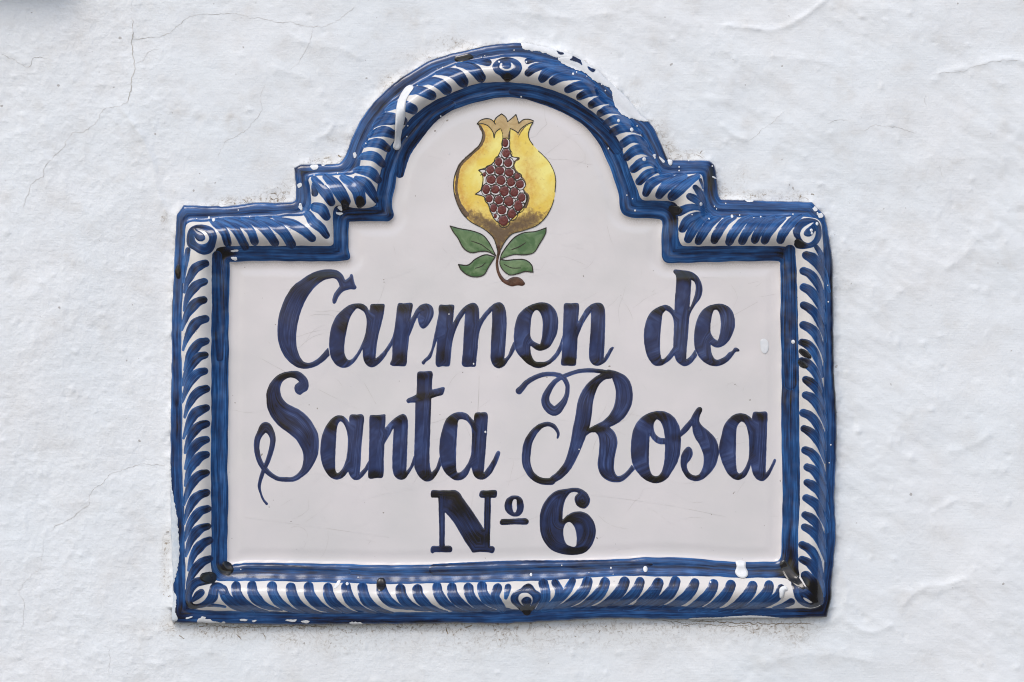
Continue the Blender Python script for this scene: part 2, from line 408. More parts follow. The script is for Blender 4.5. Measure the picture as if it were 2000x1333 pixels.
up = np.roll(dI, 6, 0)                               # distance seen from 12 units higher
panel_shade = .10 * np.exp(-np.maximum(dI, 0) / 2.0) + .35 * smooth(6, -6, up) * (dI > 0) * (GR.Y < 560)  # shadow painted under the top edge and along the panel rim
region('face_panel', -dI, M_white, {'grime_shade': panel_shade})

def lift(Fin): return .28 + .55 * smooth(0, 2.5, Fin)
n_str = [0]
def decal(name, F, g, mat, parent=plaque, V=None, dens=.45, extra=None, off=0.0, thick=1.0, **kw):
    x, y, f = clip_cells(g, F)
    if not f: return None
    Fi = -sample(g, F, x, y)
    a = {}
    if V is not None:
        d = dens + .0 * x - .20 * (1 - smooth(0, 1.6, Fi)) + .10 * np.exp(-((Fi - 2.6) / 1.4) ** 2)
        if extra: d = d + blots(x, y, extra)
        a = {'pigment': d, 'across': sample(g, V, x, y)}
    n_str[0] += 1
    if thick < .2: a['pigment'] = a['pigment'] + .05
    h = HH(x, y) + lift(Fi) * thick + off + .012 * (n_str[0] % 9)
    return make(name, x, y, h, f, mat, parent, a, **kw)

def field(polys, holes=(), strokes=(), step=1.5, T=(0, 0, 1), ragged=0):
    P = [spline(parse(p, T), step=1.0) for p in polys]; Q = [spline(parse(p, T), step=1.0) for p in holes]
    L = [spline(parse(s, T), False, step=.8) for s in strokes]
    pts = np.concatenate([q[:, :2] for q in P] + [l[:, :2] + w for l in L for w in (l[:, 2:3] / 2, -l[:, 2:3] / 2)])
    lo, hi = pts.min(0) - 4, pts.max(0) + 4
    g = Grid(lo[0], lo[1], hi[0], hi[1], step)
    F = np.full(g.X.shape, 9.0); V = np.zeros(g.X.shape)
    for p in P: F = np.minimum(F, poly_sdf(g, p, 26))
    V = F.copy()
    for l in L:
        f, v = stroke_sdf(g, l, 8); V = np.where(f < F, v, V); F = np.minimum(F, f)
    for q in Q: F = np.maximum(F, -poly_sdf(g, q, 26))
    if ragged: F = F + ragged * perlin(g.X / 7, g.Y / 7, 31) + ragged * .6 * perlin(g.X / 3, g.Y / 3, 32)
    return g, F, V
# ------------------------------------------------------------------ lettering, traced glyph by glyph
TA = (500, 500, 5.553); TB = (780, 560, 6.667); TC = (980, 560, 7.404); TD = (1230, 500, 5.554); TE = (480, 700, 4.443)
TF = (680, 700, 5.126); TG = (990, 700, 5.126); TH = (1200, 770, 7.014); TI_ = (1320, 770, 7.014); TJ = (820, 940, 5.556)
GLYPHS = [
 ('letter', 'capital C of Carmen with a flag serif', TA, ["830,505 828,470 850,410 905,330c 893,290 870,255 835,243 790,250 720,275 640,340 570,430 510,545 465,680 443,800 437,900 445,1000 475,1090 515,1145 560,1160 610,1150 680,1105 740,1040 785,990c 800,1080c 740,1140 660,1195 590,1218 510,1225 430,1200 340,1130 275,1030 240,920 233,800 245,670 275,560 320,450 400,330 500,255 600,190 700,155 800,145 880,160 930,195 970,262c 1015,225 1020,205 1035,197 1050,207 1060,260 1075,310 1092,340 1085,358 1068,367 1020,365 945,390 900,440 870,500 860,518 840,521"], [], []),
 ('letter', 'letter a of Carmen', TA, ["1228,595c 1238,560 1240,535 1255,523 1300,522 1370,520 1393,528 1395,560 1385,640 1360,740 1330,860 1310,970 1297,1117c 1370,1050 1430,970 1480,880 1500,800c 1492,950c 1440,1030 1390,1110 1330,1175 1265,1210 1220,1200 1180,1160 1162,1100 1155,1015c 1100,1110 1040,1180 980,1212 920,1212 860,1175 815,1105 795,1010 795,900 815,780 850,690 890,630 940,585 1010,535 1080,517 1150,520 1195,545"],
   ["1100,572 1125,578 1170,610 1195,670 1195,780 1175,880 1120,1010 1060,1100 1015,1130 985,1115 960,1050 960,950 980,830 1010,700 1050,620 1085,578"], []),
 ('letter', 'letter r of Carmen', TB, ["-42,380 -30,272 -8,218 60,218 150,212 177,240 162,330 148,425c 180,370 220,300 270,245 330,222 385,228 430,265 448,320 440,390 400,470 350,530 305,550 270,525 245,460 240,400 262,355c 215,440 175,540 130,650c 118,750 105,870 97,990 80,1035 40,1040 -20,1036 -78,1037 -118,1020 -120,1000 -96,933 -90,740 -66,560"], [], []),
 ('letter', 'letter m of Carmen', TB, ["290,985 310,960 370,900 410,830 440,700 470,560 490,460 510,360 512,270 530,238 600,238 690,236 715,250 710,330 700,470c 750,380 810,300 880,240 960,212 1005,230 1035,290 1042,430c 1100,350 1180,265 1240,220 1305,205 1350,230 1385,310 1398,450 1390,640 1380,800 1365,945c 1410,900 1450,800 1490,710c 1508,820c 1470,890 1420,960 1370,1030 1300,1065 1245,1050 1205,1000 1188,930 1190,800 1200,600 1207,450 1207,318c 1140,400 1070,510 1035,640 1020,800 1005,940 998,1030 985,1045 930,1045 840,1045 815,1020 812,985 825,850 840,600 855,350c 800,430 740,560 700,680 685,770 670,900 662,1010 645,1040 560,1040 500,1048 475,1020 470,960 480,850 492,690c 455,800 410,930 350,980 320,1018 300,1010"], [], []),
 ('letter', 'letter e of Carmen', TC, ["175,790 175,700 190,560 230,430 300,340 390,280 480,245 570,228 660,240 730,285 790,370 815,470 812,600 790,700 740,800 690,875 620,915 550,930 490,910 412,855c 420,950 440,1020 485,1080 560,1090 640,1080 700,1045 780,950 830,850 880,700c 868,925c 820,1000 760,1070 680,1130 600,1165 530,1182 460,1165 370,1115 290,1040 230,970 195,910"],
   ["480,350 520,345 555,385 585,470 590,600 580,720 555,835c 500,815 440,770 415,710 415,600 425,480 445,400"], []),
 ('letter', 'letter n of Carmen', TC, ["893,350 900,260 925,240 1000,242 1070,235 1105,245 1118,275 1112,400 1100,525c 1150,430 1220,320 1300,255 1385,232 1440,245 1480,290 1492,350 1497,500 1490,700 1483,900 1473,1045c 1510,980 1560,900 1600,870 1620,880 1610,910 1560,1000 1510,1080 1440,1130 1380,1147 1320,1130 1275,1075 1260,980 1270,800 1285,600 1288,370c 1220,470 1150,600 1098,740c 1090,900 1080,1060 1070,1135 1040,1148 950,1145 870,1142 855,1115 865,1020 870,900 880,700 888,500"], [], []),
 ('letter', 'letter d of de', TD, ["472,175 480,152 500,148 560,156 640,165 700,190 745,235 778,300 788,380 765,460 710,535 660,620 645,680 638,780 628,900 618,1010 612,1125c 660,1085 708,1015c 734,1078c 690,1140 640,1185 590,1198 540,1175 500,1130 482,1080c 440,1130 390,1165 340,1192 270,1190 220,1145 180,1060 158,960 152,860 165,750 195,660 240,600 300,560 380,532 430,545 465,575 485,600c 488,470 500,330 500,220"],
   ["668,262c 700,285 715,340 705,420 675,510 645,580c 655,480 662,380", "390,592c 430,615 460,655 477,730 475,850 470,990c 430,1050 380,1110 350,1120 335,1080 328,980 332,850 345,720 358,630"], []),
 ('letter', 'letter e of de with a hooked tail', TD, ["697,880 705,790 730,690 780,600 850,545 920,525 990,520 1060,545 1110,595 1138,680 1138,770 1105,870 1060,940 1000,985 940,995 900,980 875,962c 885,1040 905,1095 935,1125 980,1120 1040,1085 1070,1050 1110,1030 1135,998 1160,998 1190,1020 1185,1038 1150,1042 1120,1080 1080,1130 1000,1185 930,1198 860,1185 790,1140 740,1080 705,1000"],
   ["915,590 945,588 970,625 985,700 982,800 965,890 950,920c 910,890 880,840 875,770 885,680 900,620"], []),
 ('letter', 'capital S of Santa with a looped flourish', TE, ["180,370 180,300 205,230 250,170 310,130 380,113 450,112 500,140 535,185 547,235 535,275 500,300 470,318 435,300 422,265 430,230 462,205c 430,178 390,168 340,185 310,220 300,270 310,330 345,380 400,415 470,450 540,510 590,580 625,650 635,740 625,840 600,900 550,980 480,1040 420,1070 340,1074c 340,1030c 400,1030 450,1000 485,950 500,880 495,820 470,760 430,700 370,650 290,590 230,520 190,440"], [],
   ["350,1052,42 280,1045,40 210,1005,42 160,955,48 120,890,48 97,800,48 100,710,54 130,645,62 172,597,88 215,640,64 235,700,50 225,780,46 195,880,42 165,950,38 135,1030,34 118,1110,28 130,1170,20 155,1230,20 182,1263,24"]),
 ('letter', 'first letter a of Santa', TE, ["898,555c 897,520 910,490 960,488 1010,487 1027,510 1020,600 1010,700 1002,820 997,920 988,998c 1030,950 1070,880c 1066,965c 1030,1010 990,1050 945,1057 910,1030 888,985c 860,1020 820,1048 770,1052 720,1020 675,950 652,870 647,780 660,680 690,600 740,530 790,497 840,500 875,525"],
   ["820,550 850,570 875,630 885,700 880,820 860,910 825,975 795,997 780,975 778,850 785,700 795,590"], []),
 ('letter', 'letter n of Santa', TF, ["213,590 225,570 300,568 370,563 375,590 370,698c 420,640 480,590 545,558 580,575 597,620 597,750 592,900 588,1030 583,1130c 620,1080 662,960c 668,1060c 620,1140 570,1205 530,1218 490,1205 455,1160 442,1080 445,900 455,700c 410,780 365,855c 358,1000 354,1170 340,1198 280,1200 220,1208 200,1190 205,1050 210,850 212,700"], [], []),
 ('letter', 'letter t of Santa', TF, ["692,150 705,133 770,132 835,130 847,155 840,250 840,315c 900,300 955,288 970,300 950,360 935,372 880,385 833,402c 828,550 822,750 815,950 820,1080 835,1145c 880,1090 915,980c 935,1070c 890,1160 840,1220 790,1235 740,1215 700,1170 665,1095 660,1000 665,800 670,600 672,445c 630,445 600,450 583,430 590,408 640,385 683,362c 688,250"], [], []),
 ('letter', 'last letter a of Santa', TF, ["1258,630c 1262,570 1280,545 1330,543 1385,543 1398,570 1392,700 1382,850 1370,1000 1357,1145c 1400,1090 1450,1010 1485,940 1505,925 1522,945 1505,1010 1460,1110 1410,1180 1350,1215 1290,1205 1255,1165 1232,1085c 1195,1170 1150,1210 1090,1225 1030,1200 975,1150 935,1080 915,980 915,850 935,740 975,620 1030,565 1110,538 1180,550 1225,590"],
   ["1140,612 1190,630 1225,680 1238,740 1235,880 1225,980 1180,1080 1130,1135 1095,1145 1085,1120 1080,1000 1085,850 1095,700 1105,620"], []),
 ('letter', 'capital R of Rosa with curling flourishes', TG, ["950,150 880,190 800,260 740,350 705,450 685,580 660,700 640,820 615,930 570,1050 500,1140 430,1200 430,1268 490,1240 560,1195 640,1110 700,1000 750,890 800,760 830,680 850,560 865,430 890,340 925,265 985,215 1050,200 1090,160 1000,120",
   "1000,118 1060,122 1130,145 1190,180 1235,240 1258,330 1255,440 1230,510 1180,590 1110,650 1030,690c 1070,730 1100,790 1107,850 1090,940 1075,1020 1072,1100 1085,1150 1110,1178 1150,1170 1200,1130 1250,1065c 1285,1110c 1220,1180 1160,1230 1090,1243 1010,1225 950,1180 918,1120 908,1050 920,950 925,850 915,780 885,742c 840,745 780,790c 770,720c 820,700c 900,660 970,620 1030,560 1070,480 1087,400 1085,300 1050,195c 960,180c"], [],
   ["122,328,70 150,298,62 200,243,54 280,193,50 370,163,46 470,160,46 550,185,50 595,240,48 607,310,44 592,390,50 550,465,74 478,528,98 405,480,92 385,400,78 425,310,62 475,240,50 540,195,44 620,160,42 720,130,42 820,122,44 930,130,44 1000,150,60",
    "450,1232,72 380,1235,68 300,1210,68 235,1150,72 195,1050,84 195,950,88 215,840,84 265,750,72 330,685,56 400,660,46 460,675,44 500,720,36 515,760,28 507,798,20"]),
 ('letter', 'letter o of Rosa', TH, ["225,720 232,620 255,500 300,400 370,320 450,270 540,240 640,232 720,250 800,300 860,380 893,460 910,600 908,720 895,830 860,940 810,1030 730,1150 650,1205 560,1222 480,1205 400,1160 330,1090 270,1010 240,930 225,820"],
   ["580,343c 625,375 660,440 680,530 690,605c 620,595 560,540 537,460 545,390", "483,560c 520,620 570,665 630,687 692,687c 690,800 680,930 650,1050 610,1110 565,1125 520,1105 485,1030 472,900 475,750"], []),
 ('letter', 'letter s of Rosa', TH, ["880,520c 905,495 970,420 1040,340 1090,250 1140,185 1180,177 1203,200 1198,240 1170,300 1163,350 1170,390 1210,440 1280,500 1350,565 1400,640 1425,720 1434,790 1420,870 1390,970 1330,1060 1250,1140 1160,1190 1090,1192 1010,1160 950,1090 915,1010 905,920 915,840 950,770 1000,722 1040,730 1070,780 1070,840 1040,900 1000,945 992,990 1010,1050 1050,1095 1110,1115 1160,1095 1200,1030 1220,950 1222,870 1205,790 1160,690 1110,610 1080,540 1062,430c 1000,510 915,585 890,600c"], [], []),
 ('letter', 'letter a of Rosa', TI_, ["1042,340c 1052,270 1070,243 1140,243 1200,240 1235,240 1255,275 1250,450 1245,650 1238,850 1230,1080c 1275,1030 1320,940 1340,895 1358,885 1373,905 1355,960 1310,1060 1260,1140 1200,1190 1150,1190 1090,1150 1050,1080 1028,970c 1000,1050 960,1120 900,1165 840,1178 770,1150 710,1090 660,1000 620,900 594,800 594,700 625,560 660,430 720,345 790,285 870,262 940,270 1000,300"],
   ["900,378 940,400 975,470 995,580 1003,720 998,870 970,960 920,1050 870,1088 845,1070 830,1000 822,850 825,650 832,480 860,410"], []),
 ('letter', 'capital N in slab serif lettering', TJ, ["118,150 125,105 145,95 200,100 300,99 385,99 425,120 470,185 560,310 640,430 695,515c 697,350 702,183c 660,180 645,160 650,120 665,102 740,100 825,97 838,115 835,165 822,180 770,182c 770,350 762,600 762,705c 790,703 812,725 810,760 790,783 750,775 650,770 570,775 555,750 480,640 400,500 330,400 272,340c 272,550 270,702c 330,702 352,725 348,760 330,773 230,772 155,775 140,787 118,770 118,730 135,705 210,702c 210,550 205,350 200,180c 150,180 125,178"], [], []),
 ('letter', 'small raised letter o after the N', TJ, ["1024,157 1070,160 1110,195 1128,260 1120,330 1080,375 1020,385 965,360 925,310 920,250 940,195 985,162"], ["1025,195 1045,200 1052,250 1050,310 1035,338 1015,330 1003,270 1008,215"], []),
 ('ordinal_bar', 'short bar under the small raised o', TJ, ["870,435 885,412 1000,408 1150,402 1180,425 1178,455 1160,472 1020,470 890,477 868,460"], [], []),
 ('numeral', 'numeral 6', TJ, ["1300,430 1305,350 1340,250 1400,165 1480,105 1580,85 1680,72 1750,85 1815,130 1845,190 1843,235 1820,275 1790,298 1740,290 1700,260 1680,210 1685,165 1722,127c 1680,118 1640,125 1600,165 1570,230 1552,320 1548,420c 1600,370 1670,335 1750,330 1830,365 1885,435 1910,530 1895,630 1850,720 1790,775 1710,800 1600,800 1500,780 1420,740 1350,660 1310,560"],
   ["1615,445 1650,460 1685,520 1700,600 1697,690 1680,712 1640,705 1590,680 1560,600 1560,520 1580,465"], []),
]
# pooled glaze and dark reflections painted into the letters: x, y, reach x, reach y, amount
POOL_REFL = [(625, 540, 32, 12, .45), (580, 570, 20, 22, .3), (562, 610, 16, 30, .1), (590, 712, 22, 10, .35), (650, 535, 14, 8, .1), (670, 630, 12, 20, .35), (698, 598, 22, 9, .4), (738, 600, 14, 10, .45), (665, 700, 16, 12, .35),
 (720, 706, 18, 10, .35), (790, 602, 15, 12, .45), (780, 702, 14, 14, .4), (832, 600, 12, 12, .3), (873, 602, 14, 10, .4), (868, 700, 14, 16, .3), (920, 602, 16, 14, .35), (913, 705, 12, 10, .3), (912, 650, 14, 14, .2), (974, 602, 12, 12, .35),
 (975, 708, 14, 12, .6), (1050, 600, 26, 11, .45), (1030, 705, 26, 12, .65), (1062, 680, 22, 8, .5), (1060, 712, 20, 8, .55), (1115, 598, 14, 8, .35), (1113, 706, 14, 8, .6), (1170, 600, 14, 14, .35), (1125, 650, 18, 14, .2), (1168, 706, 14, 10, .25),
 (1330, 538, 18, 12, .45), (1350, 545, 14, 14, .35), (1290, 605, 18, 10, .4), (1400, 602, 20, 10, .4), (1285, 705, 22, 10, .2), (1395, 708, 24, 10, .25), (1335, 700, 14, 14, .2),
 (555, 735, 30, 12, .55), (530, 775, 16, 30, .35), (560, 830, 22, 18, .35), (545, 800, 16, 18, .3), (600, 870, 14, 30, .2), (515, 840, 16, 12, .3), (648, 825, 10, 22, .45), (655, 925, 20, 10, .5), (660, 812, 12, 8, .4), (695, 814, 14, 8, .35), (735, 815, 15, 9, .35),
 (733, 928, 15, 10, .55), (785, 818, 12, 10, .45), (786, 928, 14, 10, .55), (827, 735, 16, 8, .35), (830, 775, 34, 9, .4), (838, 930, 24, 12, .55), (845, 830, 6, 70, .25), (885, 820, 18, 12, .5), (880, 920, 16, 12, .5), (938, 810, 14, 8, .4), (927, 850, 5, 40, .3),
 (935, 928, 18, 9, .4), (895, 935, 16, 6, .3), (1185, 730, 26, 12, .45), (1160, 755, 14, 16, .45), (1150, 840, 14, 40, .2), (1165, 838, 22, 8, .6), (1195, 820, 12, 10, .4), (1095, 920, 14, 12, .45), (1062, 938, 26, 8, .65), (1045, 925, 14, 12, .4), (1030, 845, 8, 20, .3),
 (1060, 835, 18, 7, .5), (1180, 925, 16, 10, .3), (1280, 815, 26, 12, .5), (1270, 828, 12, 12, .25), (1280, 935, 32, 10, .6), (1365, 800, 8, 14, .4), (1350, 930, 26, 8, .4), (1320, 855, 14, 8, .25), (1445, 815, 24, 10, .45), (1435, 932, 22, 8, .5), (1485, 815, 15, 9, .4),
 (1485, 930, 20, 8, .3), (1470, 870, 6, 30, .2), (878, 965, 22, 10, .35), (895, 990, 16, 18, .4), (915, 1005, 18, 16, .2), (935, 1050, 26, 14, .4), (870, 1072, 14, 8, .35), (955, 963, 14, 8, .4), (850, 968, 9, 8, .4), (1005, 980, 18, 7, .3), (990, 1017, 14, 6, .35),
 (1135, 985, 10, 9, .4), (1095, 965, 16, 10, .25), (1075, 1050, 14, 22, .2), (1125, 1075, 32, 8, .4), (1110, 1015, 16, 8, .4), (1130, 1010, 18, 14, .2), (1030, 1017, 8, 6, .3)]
for nm, lab, T, P, Ho, St in GLYPHS:
    g, F, V = field(P, Ho, St, 1.5, T)
    F = F + .35 * perlin(g.X / 9, g.Y / 9, 77)
    ex = POOL_REFL; V = V if lab[:7] == 'capital' or T is TJ else (g.X + .10 * g.Y) * .55 + .5 * V
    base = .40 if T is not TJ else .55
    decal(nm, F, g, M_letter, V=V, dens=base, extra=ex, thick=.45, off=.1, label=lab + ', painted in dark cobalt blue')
# ------------------------------------------------------------------ hand-painted strokes on the rope border
B1s = (325, 480, 5.33); B2s = (325, 720, 5.33); B3s = (325, 960, 4.936)
R1s = (1510, 480, 5.33); R2s = (1510, 720, 5.33); R3s = (1510, 960, 4.936)
L1 = (320, 370, 4.9375); L2 = (560, 220, 5.553); L3 = (700, 70, 6.06); L4 = (960, 70, 6.06); L5 = (1130, 220, 5.553); L6 = (1270, 370, 4.9375)
C1 = (320, 1080, 5); C2 = (700, 1080, 5); C3 = (980, 1080, 5); C4 = (1280, 1080, 5)

def templ(head, T, shape, sx=1.0, sy=1.0, jit=1.0):
    hx = head[0] / T[2] + T[0]; hy = head[1] / T[2] + T[1]
    k = rng.uniform(.95, 1.06); out = []
    for i, (dx, dy, w) in enumerate(shape):
        j = jit * (i > 0)
        out.append(([hx + dx * sx * k + rng.uniform(-.8, .8) * j, hy + dy * sy * k + rng.uniform(-.8, .8) * j, w * rng.uniform(.94, 1.06)], False))
    return out
LEFT = [(0, 0, 15), (-11, 4, 18), (-21, 12, 20), (-31, 26, 16.5), (-38, 42, 11), (-43, 58, 6)]
RIGHT = [(1, 0, 15.5), (11, 5, 18), (22, 16, 19), (32, 34, 15.5), (39, 53, 10.5), (43, 68, 6)]
BOTR = [(0, 0, 19), (2, 12, 20.5), (10, 26, 21), (23, 38, 17), (40, 46, 10), (60, 50, 3.5)]
BOTL = [(0, 0, 19), (-4, 11, 21), (-14, 25, 22.5), (-29, 38, 19.5), (-46, 47, 12), (-64, 52, 5)]
TOPR = [(0, 0, 16), (4, -10, 18), (13, -24, 19), (25, -37, 17), (40, -46, 10)]
STR = []      # (points, dark amount, extra dark blobs)
def dark_head(p, a): return [(p[0][0], p[0][1], 11, 9, a)]
for y, z, s, a in [(190, B1s, 1, .25), (378, B1s, 1, .2), (568, B1s, 1, .45), (765, B1s, 1, .15), (995, B1s, 1, .15), (1140, B1s, 1, .3), (1305, B1s, 1, .25),
                (210, B2s, 1, .25), (408, B2s, 1, .3), (573, B2s, 1, .3), (738, B2s, 1, .2), (893, B2s, 1.08, .3), (1082, B2s, 1.05, .4), (1288, B2s, 1.02, .35),
                (163, B3s, 1.02, .3), (332, B3s, 1.02, .3), (468, B3s, 1.04, .3), (645, B3s, 1.0, .25)]:
    hx = {190: 418, 378: 408, 568: 402, 765: 418, 995: 422, 1140: 412, 1305: 410}.get(y, 425) if z is B1s else (425 if z is B2s else 405 + (y > 400) * 20)
    p = templ((hx, y), z, LEFT, 1, s); STR.append((p, .5, [(p[0][0][0] - 2, p[0][0][1], 12, 9, a), (p[2][0][0], p[2][0][1] + 2, 8, 10, .2), (p[5][0][0], p[5][0][1], 14, 20, -.22)]))
for x, y, z, a in [(345, 108, R1s, .2), (300, 268, R1s, .15), (302, 438, R1s, .2), (302, 622, R1s, .3), (300, 828, R1s, .25), (288, 1008, R1s, .6), (285, 1202, R1s, .6),
                   (322, 115, R2s, .5), (322, 275, R2s, .3), (300, 460, R2s, .3), (308, 625, R2s, .3), (320, 848, R2s, .3), (338, 1022, R2s, .2), (338, 1182, R2s, .25),
                   (305, 60, R3s, .2), (293, 222, R3s, .2), (290, 338, R3s, .25), (268, 510, R3s, .3), (268, 650, R3s, .3)]:
    p = templ((x, y), z, RIGHT); STR.append((p, .42, [(p[0][0][0] + 4, p[0][0][1] + 2, 14, 10, a), (p[4][0][0], p[4][0][1], 14, 22, -.22)]))
for x, y in [(715, 318), (870, 312), (1065, 320), (1248, 332), (1422, 325), (1608, 330), (1785, 325), (1945, 332)]:
    p = templ((x, y), C1, BOTR); STR.append((p, .42, [(p[0][0][0], p[0][0][1], 14, 8, .12)]))
for x, y, a in [(228, 308, .5), (415, 345, .25), (580, 348, .2), (770, 325, .1), (915, 328, .1), (1077, 335, .1), (1208, 318, .1)]:
    p = templ((x, y), C2, BOTR, .97, .95 if y < 340 else .88); STR.append((p, .42, [(p[0][0][0], p[0][0][1], 14, 8, a)]))
for x, y in [(835, 275), (1005, 280), (1195, 275), (1345, 275), (1525, 285), (1690, 270)]:
    p = templ((x, y), C3, BOTL); STR.append((p, .44, [(p[0][0][0], p[0][0][1] + 5, 14, 9, .32)]))
for x, y in [(378, 285), (560, 298), (728, 305), (940, 312), (1100, 308)]:
    p = templ((x, y), C4, BOTL); STR.append((p, .44, [(p[0][0][0], p[0][0][1] + 5, 14, 9, .35)]))
for x, y in [(360, 485), (460, 505), (610, 495), (755, 510), (880, 502), (1000, 490), (1095, 495), (1245, 492)]:
    p = templ((x, y), L6, TOPR); STR.append((p, .40, [(p[0][0][0], p[0][0][1], 12, 9, .3), (p[4][0][0], p[4][0][1], 20, 8, -.1)]))
FREE = [(L1, ["625,520,80 605,440,84 565,380,84 490,325,60 440,290,30", "790,555,85 740,450,84 690,380,84 590,320,60 520,290,40", "885,505,85 855,420,84 800,360,84 690,310,60 600,290,30",
              "1078,520,86 1025,440,90 960,370,90 850,310,60 760,280,30", "1235,535,96 1180,440,96 1110,370,100 1000,310,70 900,280,40", "1438,478,76 1350,400,90 1250,340,96 1130,300,60 1060,270,30",
              "1575,450,66 1525,380,90 1450,320,100 1400,250,80 1340,200,50", "1575,270,80 1530,200,110 1460,175,90", "240,590,60 225,680,60 205,800,40 195,900,24"]),
 (L2, ["312,880,80 300,820,60 290,780,30", "490,980,90 440,890,120 370,810,100 300,720,70", "645,970,115 590,880,140 520,780,130 430,700,80", "805,970,125 780,860,140 700,770,120 610,710,70",
       "975,960,60 920,860,110 850,770,110 760,720,60", "1000,740,80 920,660,120 800,630,90 740,630,50", "1050,570,80 960,490,110 850,480,90 790,500,40", "1100,400,80 1010,345,110 900,345,80 840,370,40",
       "1170,250,90 1060,215,120 940,240,80 900,260,50", "1270,100,90 1120,85,125 1000,110,90 950,150,50"]),
 (L3, ["545,1040,56 430,985,110 320,960,90 240,985,40", "650,885,118 560,845,130 450,830,110 340,880,60", "870,722,112 780,680,124 690,655,110 590,690,60", "1045,650,128 960,580,130 850,545,100 730,580,56",
       "1240,560,136 1170,480,146 1060,440,110 930,450,50", "1450,508,118 1380,420,136 1290,365,110 1180,350,60", "1530,328,100 1460,310,100 1340,275,100 1200,270,100"]),
 (L4, ["430,312,80 520,295,60 660,305,60 850,340,60", "432,458,86 500,400,110 620,365,96 780,360,60", "600,520,104 660,450,134 760,410,116 900,400,90 1060,440,60", "720,560,92 800,510,112 930,490,108 1070,500,90 1200,570,60",
       "900,652,86 1000,610,104 1120,600,104 1240,640,70", "1040,735,84 1130,695,106 1240,680,96 1330,720,60", "1180,830,92 1270,785,110 1370,775,90 1440,810,60", "1280,930,84 1380,885,108 1490,890,100 1560,930,60", "1350,1050,90 1460,1005,108 1580,1020,100 1660,1060,50"]),
 (L5, ["370,220,96 460,185,100 580,185,84 660,220,50", "478,345,92 570,295,94 670,310,90 740,370,50", "515,490,90 600,425,110 700,410,110 790,470,60", "592,620,92 680,555,110 780,540,100 850,590,60",
       "655,755,90 735,680,100 820,640,70 870,640,40", "725,880,84 770,790,110 870,730,90 1000,690,60", "870,900,92 930,820,120 1030,750,110 1140,700,80", "1010,915,106 1085,840,130 1180,760,110 1290,695,60",
       "1318,735,40 1335,790,30 1345,830,16", "1258,820,64 1310,880,84 1350,960,80 1375,1030,40", "1195,920,76 1260,950,90 1330,1000,70 1350,1040,40", "1090,1080,100 1190,1040,84 1290,1040,60 1350,1070,40"]),
 (L6, ["305,385,80 350,310,92 430,265,80 520,240,40", "1490,640,82 1560,690,86 1620,770,60 1655,850,24", "1590,560,50 1640,640,60 1665,760,30"]),
 (C2, ["1360,335,90 1335,410,90 1360,480,100 1400,540,90", "1462,325,64 1450,380,56 1440,430,34"]),
 (C3, ["405,290,96 425,370,96 420,450,96 370,530,60 320,570,20", "520,285,76 560,360,86 545,440,90 470,520,80 400,560,40", "690,265,70 640,350,86 560,440,90 470,520,70"]),
 (C4, ["1215,335,78 1190,400,90 1120,460,90 1010,520,60 900,560,20", "1315,470,76 1240,510,60 1150,535,30", "20,280,90 -10,330,96 -70,400,96 -160,470,60"]),
 (C1, ["590,350,90 620,420,100 700,500,100 800,550,60 880,585,26", "430,500,40 520,505,34 610,520,26"])]
for T, L in FREE:
    for s in L:
        p = parse(s, T); p = [([q[0][0], q[0][1], q[0][2] * 1.0], q[1]) for q in p]; STR.append((p, .38, [(p[0][0][0], p[0][0][1], 11, 9, .32), (p[-1][0][0], p[-1][0][1], 14, 12, -.1)]))
for p, dn, ex in STR:
    line = spline(p, False, step=.9)
    lo = (line[:, :2] - line[:, 2:3] / 2).min(0) - 4; hi = (line[:, :2] + line[:, 2:3] / 2).max(0) + 4
    g = Grid(lo[0], lo[1], hi[0], hi[1], 1.5); F, V = stroke_sdf(g, line, 6)
    F = F + .45 * perlin(g.X / 8, g.Y / 8, 41)
    F = np.maximum(F, -sample(GR, dO, g.X, g.Y) + 4)
    decal('brush_stroke', F, g, M_border, V=V, dens=dn - .05 + rng.uniform(-.06, .06), extra=ex, thick=.6)

def ornament(label, T, P, Ho=(), St=(), dens=.5, ex=None, mat=None):
    g, F, V = field(P, Ho, St, 1.5, T)
    F = F + .3 * perlin(g.X / 8, g.Y / 8, 43)
    return decal('eye_ornament', F, g, mat or M_border, V=V, dens=dens, extra=ex, off=.12, label=label)
ornament('painted blue eye ornament at the crown of the arch', L4, ["10,380 40,320 100,280 185,262 270,280 330,320 362,385 350,440 310,490 250,530 190,548 140,530 100,490 40,450"],
         ["110,335 130,350 120,380 150,405 190,410 225,395 235,360 225,330 250,345 265,385 240,415 190,432 130,420 95,390"], dens=.5, ex=[(986, 115, 12, 6, .45), (990, 153, 14, 8, .5)])
ornament('painted blue eye ornament at the upper left corner', L1, ["270,370 330,345 420,350 490,385 525,450 515,520 480,600 420,635 360,625 300,590 240,550 225,490 240,410"],
         ["325,392 380,400 430,430 450,480 430,520 380,535 330,515 300,450 320,480 350,505 390,505 415,480 400,440 360,410"], dens=.5, ex=[(388, 447, 14, 8, .3), (380, 470, 12, 12, .2)])
ornament('painted blue eye ornament at the upper right corner', L6, ["1390,340 1450,290 1540,280 1610,305 1640,360 1648,440 1620,510 1560,560 1470,580 1400,570 1375,530 1400,500 1370,450 1360,400"],
         ["1570,320 1500,350 1450,390 1432,440 1460,500 1510,522 1560,490 1585,430 1580,405 1545,450 1500,462 1465,440 1480,400 1540,350"], dens=.5, ex=[(1559, 478, 14, 9, .5)])
